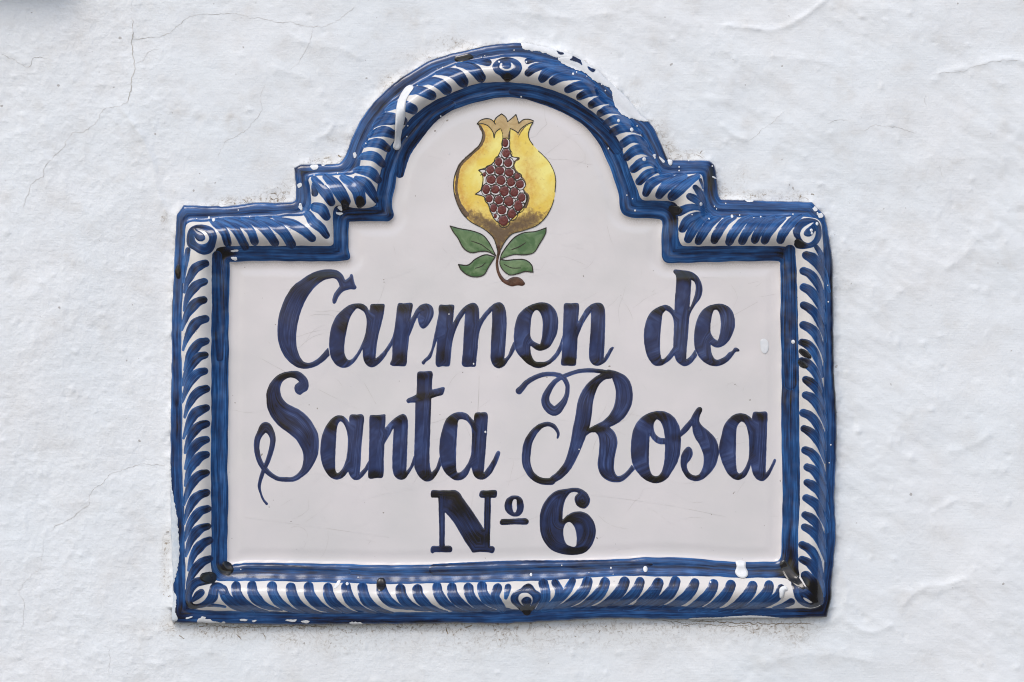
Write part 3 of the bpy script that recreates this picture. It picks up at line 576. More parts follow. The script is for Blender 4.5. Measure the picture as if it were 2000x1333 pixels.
ornament('painted blue eye ornament at the middle of the bottom edge', C3, ["265,292 300,310 330,350 380,385 388,430 360,480 320,540 280,580 245,590 200,575 150,530 95,475 85,420 120,370 180,340 220,305"],
         ["205,380 260,385 295,420 298,470 275,525c 290,460 280,430 250,415 215,425 190,455 200,490 225,518c 185,490 160,440 170,400"], dens=.52, ex=[(1029, 1140, 16, 7, .3), (1029, 1190, 18, 10, .55)])
ornament('painted blue loop ornament at the lower left corner', C1, [], [],
         ["470,235,110 400,260,90 330,280,90 270,340,90 245,430,80 270,510,70 340,515,46 430,480,70 490,420,100 510,330,90 560,330,80 600,370,70", "380,375,70 350,400,76 300,450,44"], dens=.5, ex=[(413, 1127, 16, 14, .65), (375, 1182, 16, 8, .5)])
ornament('painted blue loop ornament at the lower right corner', C4, ["1320,270 1400,260 1430,310 1480,330 1550,390 1590,450 1600,500 1540,530 1470,525 1400,490 1350,430 1330,360"],
         ["1428,425 1470,440 1525,478 1500,482 1450,455"], ["1460,215,100 1520,290,130 1570,380,110 1610,470,70"], dens=.55, ex=[(1590, 1160, 14, 30, .55), (1565, 1137, 22, 12, .5)])

# longer pulls of thicker blue on the inner band, and drops of pooled glaze
for s, d in [("848,1113,22 900,1112,26 1000,1108,26 1100,1107,25 1200,1104,20 1270,1102,10", .62), ("1541,490,22 1542,600,26 1543,700,26 1543,750,25", .60), ("880,206,20 845,228,24 810,268,26 790,300,24 781,340,16", .60),
             ("1204,292,24 1182,264,27 1145,232,27 1100,207,26 1050,189,24 1000,180,14", .60), ("425,500,18 427,540,24 429,640,24 430,700,14", .62), ("462,1114,26 520,1115,28 600,1117,24 680,1118,12", .56)]:
    g, F, V = field([], (), [s], 1.6)
    decal('band_stroke', F + .5 * perlin(g.X / 8, g.Y / 8, 44), g, M_inner, V=V, dens=d, off=-.1, thick=.6)
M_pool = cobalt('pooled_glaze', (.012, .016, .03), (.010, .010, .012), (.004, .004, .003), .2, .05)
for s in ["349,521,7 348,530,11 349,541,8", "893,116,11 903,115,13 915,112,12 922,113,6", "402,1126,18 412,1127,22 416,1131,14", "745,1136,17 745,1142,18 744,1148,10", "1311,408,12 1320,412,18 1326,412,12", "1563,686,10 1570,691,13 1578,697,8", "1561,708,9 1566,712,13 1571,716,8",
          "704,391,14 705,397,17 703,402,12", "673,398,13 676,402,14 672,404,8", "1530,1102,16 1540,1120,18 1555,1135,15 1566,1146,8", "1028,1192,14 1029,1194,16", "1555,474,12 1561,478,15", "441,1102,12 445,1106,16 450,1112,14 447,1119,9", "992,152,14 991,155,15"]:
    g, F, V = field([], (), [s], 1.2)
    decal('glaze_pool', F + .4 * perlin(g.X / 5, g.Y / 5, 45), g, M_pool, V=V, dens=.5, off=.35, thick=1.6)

# ------------------------------------------------------------------ painted pomegranate
K = (840, 200, 3.507)
def dec(name, P, mat, Ho=(), St=(), off=0.0, par=None, step=1.3, thick=.6, jag=.25, **kw):
    g, F, V = field(P, Ho, St, step, K); F = F + jag * perlin(g.X / 6, g.Y / 6, 51)
    o = decal(name, F, g, mat, parent=plaque, off=off, thick=thick, **kw)
    if par is not None and o is not None: o.parent = par
    return o
def shade_rind(poly):
    me = pome.data; n = len(me.vertices); co = np.empty(n * 3); me.vertices.foreach_get('co', co); co = co.reshape(-1, 3)
    x = (co[:, 0] + BASE.x) / S + W0; y = H0 - (co[:, 2] + BASE.z) / S
    g = Grid(x.min() - 3, y.min() - 3, x.max() + 3, y.max() + 3, 2.0)
    F = poly_sdf(g, spline(parse(poly, K), step=1.0), 60); b = smooth(7, -16, sample(g, F, x, y)) * .75 + .55 * smooth(415, 465, y)
    E = poly_sdf(g, spline(parse("322,148c 350,168 362,215 345,280 300,335 235,390 190,450 165,520 162,600 180,680 220,760 280,820 370,870 430,925 458,1000 468,1060 485,1010 510,960 560,905 640,880 730,845 790,790 830,720 852,650 860,560 850,480 815,410 760,350 705,293 675,245 678,200 705,140", K), step=1.0), 60)
    e = -sample(g, E, x, y); w = np.exp(-(np.maximum(e - 8, 0) / 12.0) ** 2) * (x < 985) + .9 * np.exp(-((x - 1032) / 18) ** 2 - ((y - 345) / 50) ** 2) + .7 * np.exp(-((x - 1008) / 10) ** 2 - ((y - 275) / 30) ** 2) + .5 * smooth(330, 420, y)
    for k, a in (('brown', b), ('warm', np.clip(w, 0, 1) * .75)):
        at = me.attributes.new(k, 'FLOAT', 'POINT'); at.data.foreach_set('value', np.asarray(a, np.float32))
pome = dec('pomegranate', ["322,148c 350,168 362,215 345,280 300,335 235,390 190,450 165,520 162,600 180,680 220,760 280,820 370,870 430,925 458,1000 468,1060 485,1010 510,960 560,905 640,880 730,845 790,790 830,720 852,650 860,560 850,480 815,410 760,350 705,293 675,245 678,200 705,140c 640,130 560,140 490,110 420,125 360,135"], M_yellow,
           label='painted ripe pomegranate split open with yellow rind and red seeds')
BR_ = ( ["215,690c 240,740 280,715 310,745 340,735 380,775 440,800 505,850 560,800 600,770 650,745 680,715 730,740 780,745 835,710c 790,790 730,845 640,880 560,905 510,960 485,1010 468,1060 458,1000 430,925 370,870 280,820 220,760"],)
shade_rind(BR_[0][0])
for s in ["345,165,22 372,230,26 345,300,28 270,370,28 205,440,30 185,520,30 180,600,30 200,690,34 250,770,44", "548,190,20 536,250,20 545,320,24 560,375,26 610,385,22 580,410,24 575,450,24 620,510,26 648,550,26 640,600,22 672,650,30 655,720,26", "603,240,16 640,180,18 700,140,12"]:
    dec('rind_edge', [], M_umber, St=[s], off=.2, par=pome, jag=.7)
dec('crown', ["322,148c 345,125 385,113 420,120 445,150c 450,120 490,80c 520,105 530,135c 560,110 588,85c 600,120 608,145c 640,120 680,118 708,125c 700,145 650,165 620,200 603,240c 580,200 545,180c 535,250c 500,250c 495,210 480,180c 450,205 438,245c 430,205 400,165 360,148"], M_tan, off=.3, par=pome)
dec('open_flesh', ["500,250c 545,260 545,330 560,370 612,380c 575,410 570,450 600,490 640,530 655,570 640,600 660,650 650,700 610,750 560,800 505,850c 440,800 405,720 370,650 310,630c 350,590 365,540 360,490 330,465c 400,440 450,395 480,340 495,290"], M_white, off=.3, par=pome)
SEEDS = [(515, 280, 20, 30), (520, 350, 27, 30), (468, 408, 25, 30), (535, 415, 27, 30), (412, 463, 28, 30), (477, 470, 32, 28), (543, 482, 30, 28), (595, 508, 20, 20), (372, 495, 12, 16), (418, 530, 32, 30), (485, 535, 32, 32),
 (553, 547, 27, 32), (615, 562, 28, 28), (384, 598, 26, 34), (447, 598, 30, 30), (510, 610, 30, 36), (577, 618, 28, 30), (628, 654, 26, 30), (405, 660, 25, 26), (470, 670, 28, 30), (540, 680, 32, 34), (604, 710, 30, 36), (435, 725, 24, 28),
 (492, 738, 32, 32), (560, 765, 28, 34), (447, 780, 12, 16), (503, 812, 32, 36)]
def ring(x, y, rx, ry, k=10, ph=0):
    return ' '.join('%.1f,%.1f' % (x + rx * rng.uniform(.93, 1.07) * math.cos(2 * math.pi * i / k + ph), y + ry * rng.uniform(.93, 1.07) * math.sin(2 * math.pi * i / k + ph)) for i in range(k))
for x, y, rx, ry in SEEDS: dec('seed', [ring(x, y, rx, ry)], M_seed, off=.6, par=pome, step=1.0, thick=1.3, jag=.1)
LINES = []
for x, y, rx, ry in SEEDS:
    if rx > 15:
        r = ring(x + 3, y + 3, rx + 9, ry + 8, 12, rng.uniform(0, 6)); q = r.split(' '); q.append(q[0]); LINES.append(' '.join(v + ',%.1f' % rng.uniform(4.5, 6.5) for v in q))
def wl(s, w=6.0, taper=False):
    q = s.split(' ')
    return ' '.join(v.rstrip('c') + ',%.1f' % (w * (1 if not taper else .5 + .5 * math.sin(math.pi * (i + .5) / len(q))) * rng.uniform(.85, 1.15)) + ('c' if v.endswith('c') else '') for i, v in enumerate(q))
LINES += [wl("322,148c 350,175 361,215 345,280 300,335 235,390 190,450 165,520 162,600 180,680 220,760 280,820 370,870 430,925 458,1000 468,1060", 6),
 wl("485,1010 510,960 560,905 640,880 730,845 790,790 830,720 848,668", 6), wl("855,615 860,540 850,480 815,410 770,360 742,335", 5.5), wl("705,293 678,250 674,210 690,165 705,140", 6),
 wl("322,148c 345,125 385,113 420,120 450,152c 440,140 450,110 490,80c 520,105 530,135c 560,110 588,85c 600,120 608,145c 640,120 680,118 708,128", 6.5),
 wl("330,150 360,148 400,165 430,205 438,245c 450,205 478,182", 6), wl("484,182 496,215 498,250", 5), wl("545,250 547,180c 580,195 603,212c 620,185 660,155 704,136", 6),
 wl("498,250 495,300 480,340 450,395 400,440 332,466c 355,490 362,530 355,580 345,605 310,630c 370,650 405,720 440,800 505,850c 560,800 610,750 650,700 660,650 640,605", 6.5), wl("330,466 375,462 380,480 345,500", 5), wl("545,260 548,330 560,370 612,380c 575,410 572,440", 4)]
LINES += [wl("137,848c 200,865 290,882 360,910 400,955 430,1010 450,1052c 400,1025 350,1022 280,1030 230,1000 190,930 160,890 137,848", 7), wl("280,950 350,975 385,1000 420,1025", 6, True),
 wl("795,860c 790,900 750,970 710,1030 650,1045 570,1045 480,1075c 490,1040 530,980 580,925 640,895 720,885 770,870 795,860", 7), wl("560,1010 610,990 655,962", 7, True),
 wl("445,1060c 380,1045 310,1075 260,1115 195,1112c 210,1145 260,1185 320,1197 370,1180 400,1130 445,1060", 7), wl("308,1138 350,1125 380,1100", 7, True), wl("195,1112 205,1135", 9),
 wl("480,1075c 520,1083 580,1078 650,1080 695,1115 705,1165c 650,1160 600,1175 545,1183 500,1150 478,1110 480,1075", 7), wl("505,1110 560,1135 620,1135", 6, True)]
LEAVES = [("upper left leaf", "137,848c 200,865 290,882 360,910 400,955 430,1010 450,1052c 400,1025 350,1022 280,1030 230,1000 190,930 160,890"), ("upper right leaf", "795,860c 790,900 750,970 710,1030 650,1045 570,1045 480,1075c 490,1040 530,980 580,925 640,895 720,885 770,870"),
 ("lower left leaf", "445,1060c 380,1045 310,1075 260,1115 195,1112c 210,1145 260,1185 320,1197 370,1180 400,1130"), ("lower right leaf", "480,1075c 520,1083 580,1078 650,1080 695,1115 705,1165c 650,1160 600,1175 545,1183 500,1150 478,1110")]
for lab, s in LEAVES: dec('leaf', [s], M_leaf, par=pome, off=.1)
dec('stalk', ["520,1225c 560,1200 610,1200 640,1225 650,1245 632,1258 600,1255 560,1262 530,1250"], M_stalk, St=["468,985,26 472,1020,24 464,1055,18 458,1110,18 470,1170,20 500,1218,26 535,1238,30"], off=.3, par=pome)
gl = Grid(870, 215, 1090, 565, 1.0); FL = np.full(gl.X.shape, 4.0)
for s in LINES:
    f, v = stroke_sdf(gl, spline(parse(s, K), False, step=.7), 3); FL = np.minimum(FL, f)
o = decal('outline', FL + .12 * perlin(gl.X / 3, gl.Y / 3, 61), gl, M_line, off=.95, thick=.7); o.parent = pome

# ------------------------------------------------------------------ wall paint that ran or splashed on to the plaque
def paint(name, P, mat=None, St=(), T=(0, 0, 1), rag=0., thick=3.0, **kw):
    g, F, V = field(P, (), St, 1.4, T, rag); F = np.maximum(F, -sample(GR, dO, g.X, g.Y) + .5)
    return decal(name, F, g, mat or M_paint, off=.9, thick=thick, **kw)
paint('paint_drip', ["806,168 800,167 790,174 779,194 775,215 773,250 771,276 768,288 773,294 779,293 783,286 783,272 787,252 791,236 793,212 794,198 801,184 808,173"], label='long white paint drip on the left shoulder of the arch', thick=5)
paint('paint_drip', ["1437,1096 1455,1097 1456,1108 1460,1117 1458,1125 1450,1128 1440,1125 1435,1117 1438,1107"], label='white paint drip on the lower inner band', thick=5)
paint('paint_drip', ["1304,312 1312,312 1312,322 1308,324 1305,320"], label='small white paint drip in the notch right of the arch')
paint('paint_drip', ["1486,664 1493,662 1500,668 1500,684 1494,691 1487,686 1485,675"], thick=.5, label='pale paint blob on the white face beside de')
paint('paint_drip', ["1520,1148 1526,1143 1534,1144 1535,1150 1530,1152 1526,1166 1521,1166 1520,1158"], label='white paint dab in the lower right border', thick=4)
paint('paint_smear', ["1018,80 1042,84 1089,96 1125,108 1140,118 1132,124 1110,113 1085,113 1065,105 1040,100 1022,96"], M_paint, rag=1.8, thick=1, label='flaked white paint along the top of the arch')
paint('paint_smear', ["1136,116 1165,134 1192,158 1225,188 1252,220 1268,236 1262,238 1232,232 1212,222 1199,203 1194,178 1180,168 1160,158 1140,142 1122,136 1098,125 1090,116 1110,112"], M_paint, rag=1.8, thick=1, label='broad white paint smear on the right shoulder of the arch')
paint('paint_smear', ["333,905 336,950 345,1000 349,1040 351,1080 348,1110 343,1130 338,1150 345,1165 343,1195 346,1212 330,1214 330,1000"], M_smear, rag=1.6, thick=.8, label='thin bluish white paint smear up the lower left edge')
paint('paint_smear', ["1345,1208 1400,1206 1440,1203 1470,1202 1500,1204 1540,1208 1616,1208 1616,1214 1345,1214"], M_paint, rag=.8, thick=1, label='white paint lapping over the lower right edge')
for s, r in [("386,1212 400,1207 420,1213 440,1217 430,1222 395,1221", 1.6), ("394,1205 404,1205 402,1209 396,1209", .8), ("468,1209 484,1210 480,1213 470,1212", .4), ("492,1212 502,1211 496,1215", .3), ("588,1212 606,1213 602,1217 590,1215", .6), ("555,1211 580,1210 575,1214", .5),
             ("680,1217 700,1215 712,1220 690,1221", 1.0), ("364,1206 377,1204 370,1208 364,1209", .2), ("604,325 614,321 622,326 615,333 608,329", 1.0), ("627,321 637,322 630,325", .5), ("581,362 588,358 589,365 583,368", .5), ("421,401 445,399 440,404 428,404", .8),
             ("690,300 695,298 697,306 693,310", .6), ("584,403 590,400 590,410 585,409", .5), ("1586,408 1592,404 1597,410 1590,413", .6), ("1595,419 1604,417 1608,423 1600,426", .8), ("1455,391 1470,389 1472,393 1460,395", .5), ("660,405 668,403 668,412 662,410", .9), ("657,415 671,417 666,421 658,419", .5),
             ("450,490 466,489 465,492 451,492", .5), ("452,503 462,502 463,508 455,508", .8), ("1287,306 1298,315 1296,319 1289,312", .3), ("1390,344 1400,349 1399,351 1391,347", .2), ("1275,304 1280,302 1279,312", .5), ("660,1134 666,1133 662,1142 654,1148", .2)]:
    paint('paint_fleck', [s], rag=r * 1.5 + .3, thick=.25)
for s in ["1087,97 1097,99 1101,106 1094,108 1088,102", "1115,108 1124,112 1134,118 1137,128 1127,122 1113,118 1118,113", "1147,131 1156,134 1163,136 1158,142 1150,137"]:
    g, F, V = field([s], (), (), 1.2, ragged=.9); F = np.maximum(F, -sample(GR, dO, g.X, g.Y) + 1)
    decal('paint_chip', F, g, M_outer, V=V, dens=.62, off=2.3, thick=.2, label='chip in the white smear showing dark blue glaze')
DOTS = [(409, 426, 2.6), (418, 430, 3.4), (385, 428, 1.4), (488, 424, 1.4), (466, 411, 1.3), (587, 400, 3), (589, 409, 2.6), (715, 281, 1.6), (681, 288, 1.4), (1004, 99, 1.5), (940, 113, 1.5), (947, 110, 1.2), (975, 123, 2.2), (865, 133, 1.6), (854, 136, 1.2), (1028, 123, 2),
 (1119, 146, 2.4), (1126, 142, 1.6), (1146, 150, 1.2), (1175, 166, 1.5), (1182, 178, 1.6), (1207, 238, 3), (1233, 255, 4), (1244, 247, 1.5), (1257, 313, 4.4), (1326, 327, 1.6), (1326, 334, 1.8), (1345, 314, 1.6), (1391, 325, 1.7), (1368, 400, 3.6), (1395, 404, 1.5), (1399, 409, 1.4), (1429, 423, 3),
 (1417, 398, 1.5), (1444, 421, 1.6), (1485, 424, 1.8), (1548, 419, 1.5), (1596, 417, 2), (1594, 438, 3.4), (1582, 451, 3.6), (1583, 457, 2.6), (1384, 428, 1.8), (1548, 668, 4), (1616, 558, 1.5), (1617, 590, 1.7), (1622, 869, 1.6), (1619, 904, 1.5), (1260, 1111, 5), (1193, 1109, 2), (1097, 1104, 1.5),
 (1037, 1122, 3), (1386, 1135, 2), (1350, 1127, 1.5), (700, 1127, 1.6), (679, 1139, 3.4), (471, 1112, 1.5), (948, 844, 2.2), (1131, 878, 1.5), (1188, 291, 1.6), (1240, 412, 2), (1235, 389, 1.3), (1224, 382, 1.5), (1350, 421, 1.6), (1420, 370, 1.6), (1324, 425, 1.2), (636, 363, 1.3), (614, 343, 1.6), (660, 339, 1.4),
 (797, 247, 1.5), (795, 268, 1.4), (1018, 190, 2), (861, 228, 2), (877, 300, 1.4), (877, 614, 1.6), (925, 711, 1.8), (1400, 855, 1.4), (568, 449, 1.7), (540, 458, 1.6), (1197, 1121, 1.2), (1150, 1118, 1.2), (1441, 895, 1.1)]
gd = Grid(320, 60, 1660, 1240, 1.2)
FD = np.full(gd.X.shape, 3.0)
for x, y, r in DOTS:
    w = gd.window(x - 8, y - 8, x + 8, y + 8); a = rng.uniform(.7, 1.0)
    FD[w] = np.minimum(FD[w], np.hypot((gd.X[w] - x), (gd.Y[w] - y) * a) - r * .85)
x, y, f = clip_cells(gd, FD); Fi = -sample(gd, FD, x, y)
make('paint_specks', x, y, HH(x, y) + 1.2 + 1.2 * smooth(0, 2, Fi), f, M_paint, plaque, kind='stuff', label='spatter of tiny white paint specks')

# ------------------------------------------------------------------ hairline crazing in the glaze of the face
def ribbons(name, lines, hfun, mat, parent, **kw):
    X, Yv, Hh, Fc = [], [], [], []
    for L in lines:
        L = np.asarray(L); t = np.gradient(L[:, :2], axis=0); t /= np.linalg.norm(t, axis=1)[:, None] + 1e-9
        nrm = np.stack([-t[:, 1], t[:, 0]], 1); a = L[:, :2] + nrm * L[:, 2:3] / 2; b = L[:, :2] - nrm * L[:, 2:3] / 2
        i0 = len(X)
        for p, q in zip(a, b): X += [p[0], q[0]]; Yv += [p[1], q[1]]
        Fc += [(i0 + 2 * i, i0 + 2 * i + 1, i0 + 2 * i + 3, i0 + 2 * i + 2) for i in range(len(L) - 1)]
    X = np.array(X); Yv = np.array(Yv)
    return make(name, X, Yv, hfun(X, Yv), Fc, mat, parent, **kw)
def wander(x, y, ang, length, w, turn=.05, step=3.0, kink=0.0, bias=0.0):
    out = []; n = int(length / step)
    for i in range(n):
        e = min(1, i / 4, (n - 1 - i) / 4) if n > 8 else 1
        out.append((x, y, w * (.25 + .75 * e) * rng.uniform(.6, 1.3))); ang += rng.normal() * turn + bias + (rng.normal() * .7 if rng.rand() < kink else 0)
        x += math.cos(ang) * step; y += math.sin(ang) * step
    return out
CR = []
for i in range(210):
    x, y = rng.uniform(455, 1515), rng.uniform(250, 1090)
    if sample(GR, dI, np.array([x]), np.array([y]))[0] < 12: continue
    a = rng.choice([-.3, math.pi / 2, rng.uniform(0, 3.14)], p=[.5, .15, .35]) + rng.normal() * .25
    L = wander(x, y, a, rng.uniform(25, 130), rng.uniform(.3, .6), .07, 3, .03, rng.normal() * .05)
    L = [q for q in L if sample(GR, dI, np.array([q[0]]), np.array([q[1]]))[0] > 6]
    if len(L) > 4: CR.append(L)
for s in ["937,630,.8 936,700,.8 935,770,.9 930,860,.8 928,930,.8 920,1000,.9 917,1090,.7", "690,985,.6 740,968,.6 780,960,.5", "570,905,.7 545,940,.6 552,970,.5", "640,700,.7 700,735,.7 735,790,.7", "1300,690,.6 1390,640,.6 1480,590,.5", "490,690,.6 620,760,.6 700,800,.6", "1100,960,.6 1290,985,.6 1420,1010,.5", "470,1010,.5 620,1030,.6 760,1050,.5"]:
    CR.append(spline(parse(s), False, 3).tolist())
ribbons('crazing_lines', CR, lambda x, y: HH(x, y) + .16, M_craze, plaque, kind='stuff', label='hairline crazing in the white glaze')

# ------------------------------------------------------------------ the whitewashed wall
def axis(a, b, step, lo, hi):
    c = list(np.arange(a, b + .1, step)); s = step; x = a; L = []
    while x > lo: s *= 1.18; x -= s; L.append(x)
    s = step; x = b; R = []
    while x < hi: s *= 1.18; x += s; R.append(x)
    return np.array(L[::-1] + c + R)
ax = axis(-60, 2060, 3.2, -2600, 4600); ay = axis(-60, 1400, 3.2, -2200, 3600)
WX, WY = np.meshgrid(ax, ay)
dOw = -sample(GR, -dO, WX, WY)
outside = (WX < GR.x0) | (WX > 1660) | (WY < GR.y0) | (WY > 1246)
ed = np.where(outside, -60.0, dOw)                       # negative away from the plaque
rz = smooth(420, 250, WX) * .9 + .25                      # coarse grain on the left
rz = rz + .5 * smooth(1170, 1290, WY) * smooth(1500, 900, WX) + .25 * perlin(WX / 160, WY / 160, 12) + .25 * smooth(900, 500, WX) * smooth(420, 100, WY)
rz = np.clip(rz, .08, 1.3)
def bumps(X, Y, sc, seed, thr=.05):
    return np.maximum(perlin(X / sc, Y / sc, seed) - thr, 0)
hw = 5.0 * perlin(WX / 420, WY / 420, 13) + 3.2 * perlin(WX / 150, WY / 150, 14) + .8 * perlin(WX / 62, WY / 50, 72)
lump = smooth(.0, .5, perlin(WX / 230, WY / 230, 15) + .15)
ux = WX * .86 + WY * .5; uy = -WX * .5 + WY * .86         # trowel sweeps run down to the right
hw += (1.3 * perlin(ux / 90, uy / 34, 16) + .5 * perlin(ux / 34, uy / 13, 17)) * smooth(300, 1300, WX + (700 - WY) * .5) * (.5 + .7 * lump)
hw += (.8 * bumps(WX, WY, 19, 18) + 1.1 * bumps(WX, WY, 10.5, 19, .16) + .4 * perlin(WX / 30, WY / 30, 20)) * rz
hw += 1.5 * bumps(WX, WY, 26, 23, .22) * (WX > 900) * lump
for k in range(620):                                     # small nibs and pits left in the plaster
    x = rng.uniform(-20, 2020); y = rng.uniform(-20, 1350); r = rng.uniform(2.8, 7.5) ; a = rng.uniform(.5, 1.9) * (1 if rng.rand() < .78 else -1)
    i0, i1 = np.searchsorted(ax, [x - 22, x + 22]); j0, j1 = np.searchsorted(ay, [y - 22, y + 22]); sx, sy = rng.uniform(.7, 1.5, 2)
    hw[j0:j1, i0:i1] += a * np.exp(-(((WX[j0:j1, i0:i1] - x) / r / sx) ** 2 + ((WY[j0:j1, i0:i1] - y) / r / sy) ** 2))
def ridge(s, amp, wid, lopsided=.5):
    L = spline(parse(s), False, 5)[:, :2]; out = np.zeros(WX.shape)
    lo = L.min(0) - wid * 5; hi = L.max(0) + wid * 5
    i0, i1 = np.searchsorted(ax, [lo[0], hi[0]]); j0, j1 = np.searchsorted(ay, [lo[1], hi[1]])
    X, Y = WX[j0:j1, i0:i1], WY[j0:j1, i0:i1]; d = np.full(X.shape, 1e9); sg = np.ones(X.shape)
    for i in range(len(L) - 1):
        a, b = L[i], L[i + 1]; e = b - a; t = np.clip(((X - a[0]) * e[0] + (Y - a[1]) * e[1]) / (e @ e + 1e-9), 0, 1)
        px, py = X - a[0] - t * e[0], Y - a[1] - t * e[1]; dd = np.hypot(px, py); m = dd < d; d[m] = dd[m]; sg[m] = np.sign(e[0] * py - e[1] * px)[m]
    prof = np.exp(-(d / wid) ** 2) + lopsided * np.exp(-d / (wid * 2.2)) * (sg > 0)
    hw[j0:j1, i0:i1] += amp * .62 * prof * (.8 + .5 * perlin(X / 24, Y / 24, 24))
ridge("236,208 262,245 284,282 298,320 304,352 312,385 330,420", 4.2, 7)
ridge("1420,48 1470,52 1510,57 1545,45 1585,20 1615,-5", 3.4, 6, .8)
ridge("1380,85 1450,105 1540,110 1620,120", 1.8, 10); ridge("1415,245 1435,262 1455,270", 3.0, 6)
ridge("1840,140 1900,128 1960,112 2010,118", 2.2, 7, .8); ridge("1850,520 1880,500 1905,470 1930,455", 2.6, 10); ridge("1760,1150 1820,1155 1870,1145", 2.6, 11)
ridge("1840,990 1870,975 1915,982", 2.4, 8); ridge("1765,1180 1800,1150 1850,1140 1880,1130", 3.0, 9); ridge("1660,1215 1700,1235 1740,1222", 2.6, 7)
ridge("1640,1100 1655,1150 1650,1190 1625,1216 1560,1222", 3.2, 6, .3); ridge("1500,1290 1600,1275 1700,1290", 2.6, 12); ridge("650,245 640,262 625,268", 2.6, 5)
ridge("1430,860 1400,880", 1, 4); ridge("1860,880 1900,870 1930,848", 2.4, 8); ridge("1000,18 1100,30 1190,24", 2.0, 9); ridge("560,60 610,85 660,90 700,110", 2.4, 10); ridge("540,130 600,150", 2.4, 11)
near = np.exp(-np.maximum(-ed, 0) / 9.0)
hw = hw * (1 - .75 * near) + 3.5 * near + 1.8 * perlin(WX / 12, WY / 12, 25) * near + 1.2 * perlin(WX / 5, WY / 5, 26) * np.exp(-np.maximum(-ed, 0) / 14.0)
hw = hw + 5.0 * np.exp(-np.maximum(-ed, 0) / 7.0) * smooth(-.15, .35, perlin(WX / 45, WY / 45, 27)) * (WY < 1190)
hw = hw - 5.0 * np.exp(-np.maximum(-ed, 0) / 6.0) * (WY > 1190) * smooth(1640, 1300, WX)
hw = np.where(ed > 6, -6, hw)
grime_shade = np.zeros(WX.shape)
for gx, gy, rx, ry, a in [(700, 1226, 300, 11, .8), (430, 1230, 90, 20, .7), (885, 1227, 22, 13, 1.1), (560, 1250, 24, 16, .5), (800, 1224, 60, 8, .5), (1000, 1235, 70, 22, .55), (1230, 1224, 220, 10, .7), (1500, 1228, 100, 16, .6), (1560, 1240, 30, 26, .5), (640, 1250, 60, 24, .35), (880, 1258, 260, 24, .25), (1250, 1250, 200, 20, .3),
                          (500, 390, 70, 8, .7), (447, 397, 14, 9, .7), (535, 378, 26, 16, .6), (320, 425, 8, 12, .7), (645, 312, 34, 10, .8), (560, 365, 12, 30, .4), (690, 275, 14, 22, .6), (755, 168, 16, 22, .6), (775, 150, 20, 14, .5), (830, 110, 60, 14, .4), (905, 92, 30, 12, .55), (868, 80, 40, 14, .3),
                          (1305, 293, 14, 22, .9), (1318, 305, 16, 10, .8), (1350, 304, 26, 11, .7), (1290, 262, 14, 24, .6), (1412, 378, 16, 14, .8), (1480, 381, 40, 9, .6), (1560, 384, 26, 9, .7), (1270, 245, 10, 14, .5), (324, 1060, 10, 24, .7), (322, 1100, 8, 40, .5), (322, 1140, 10, 20, .5), (330, 1215, 16, 20, .6), (1240, 205, 26, 20, .25), (1440, 345, 30, 24, .25), (1650, 550, 30, 30, .15), (645, 270, 16, 10, .3)]:
    grime_shade += a * np.exp(-(((WX - gx) / rx) ** 2 + ((WY - gy) / ry) ** 2))
grime_shade += .35 * np.exp(-np.maximum(-ed, 0) / 4.0) * (.6 + .4 * np.sign(600 - WY) + .5 * (WY > 1190))
soot = .35 * bumps(WX, WY, 60, 28) + .5 * np.exp(-(((WX - 480) / 120) ** 2 + ((WY - 240) / 60) ** 2)) * bumps(WX, WY, 22, 29) + .25 * bumps(WX, WY, 30, 30) * smooth(900, 400, WY)
ny, nx = WX.shape
idx = np.arange(ny * nx).reshape(ny, nx)
fc = np.stack([idx[:-1, :-1], idx[1:, :-1], idx[1:, 1:], idx[:-1, 1:]], -1).reshape(-1, 4).tolist()
wall = make('wall', WX.ravel(), WY.ravel(), hw.ravel(), fc, M_wall, None, {'grime_shade': np.clip(grime_shade, 0, 1).ravel(), 'soot': np.clip(soot, 0, 1).ravel(), 'rough': rz.ravel()}, kind='structure')
def HW(x, y):
    i = np.clip(np.searchsorted(ax, x) - 1, 0, nx - 2); j = np.clip(np.searchsorted(ay, y) - 1, 0, ny - 2)
    u = (x - ax[i]) / (ax[i + 1] - ax[i]); v = (y - ay[j]) / (ay[j + 1] - ay[j])
    return (hw[j, i] * (1 - u) + hw[j, i + 1] * u) * (1 - v) + (hw[j + 1, i] * (1 - u) + hw[j + 1, i + 1] * u) * v
A_ = (0, 0, 2.857); E_ = (0, 466, 1.5375); Cc = (1300, 0, 2.857)
def jag(s, T, w, a=2.1):
    L = spline(parse(s, T), False, 2.4)[:, :2]; n = len(L); k = np.arange(n)
    off = perlin(k / 2.2, k * 0 + len(s) * .37, 33) * a + perlin(k / 7., k * 0 + len(s) * .11, 34) * a * 1.4
    t = np.gradient(L, axis=0); t /= np.linalg.norm(t, axis=1)[:, None] + 1e-9
    L = L + np.stack([-t[:, 1], t[:, 0]], 1) * off[:, None]
    ww = w * (.55 + .9 * np.abs(perlin(k / 5., k * 0 + .5, 35))) * np.minimum(1, np.minimum(k + 1, n - k) / 6.)
    return np.concatenate([L, ww[:, None]], 1).tolist()
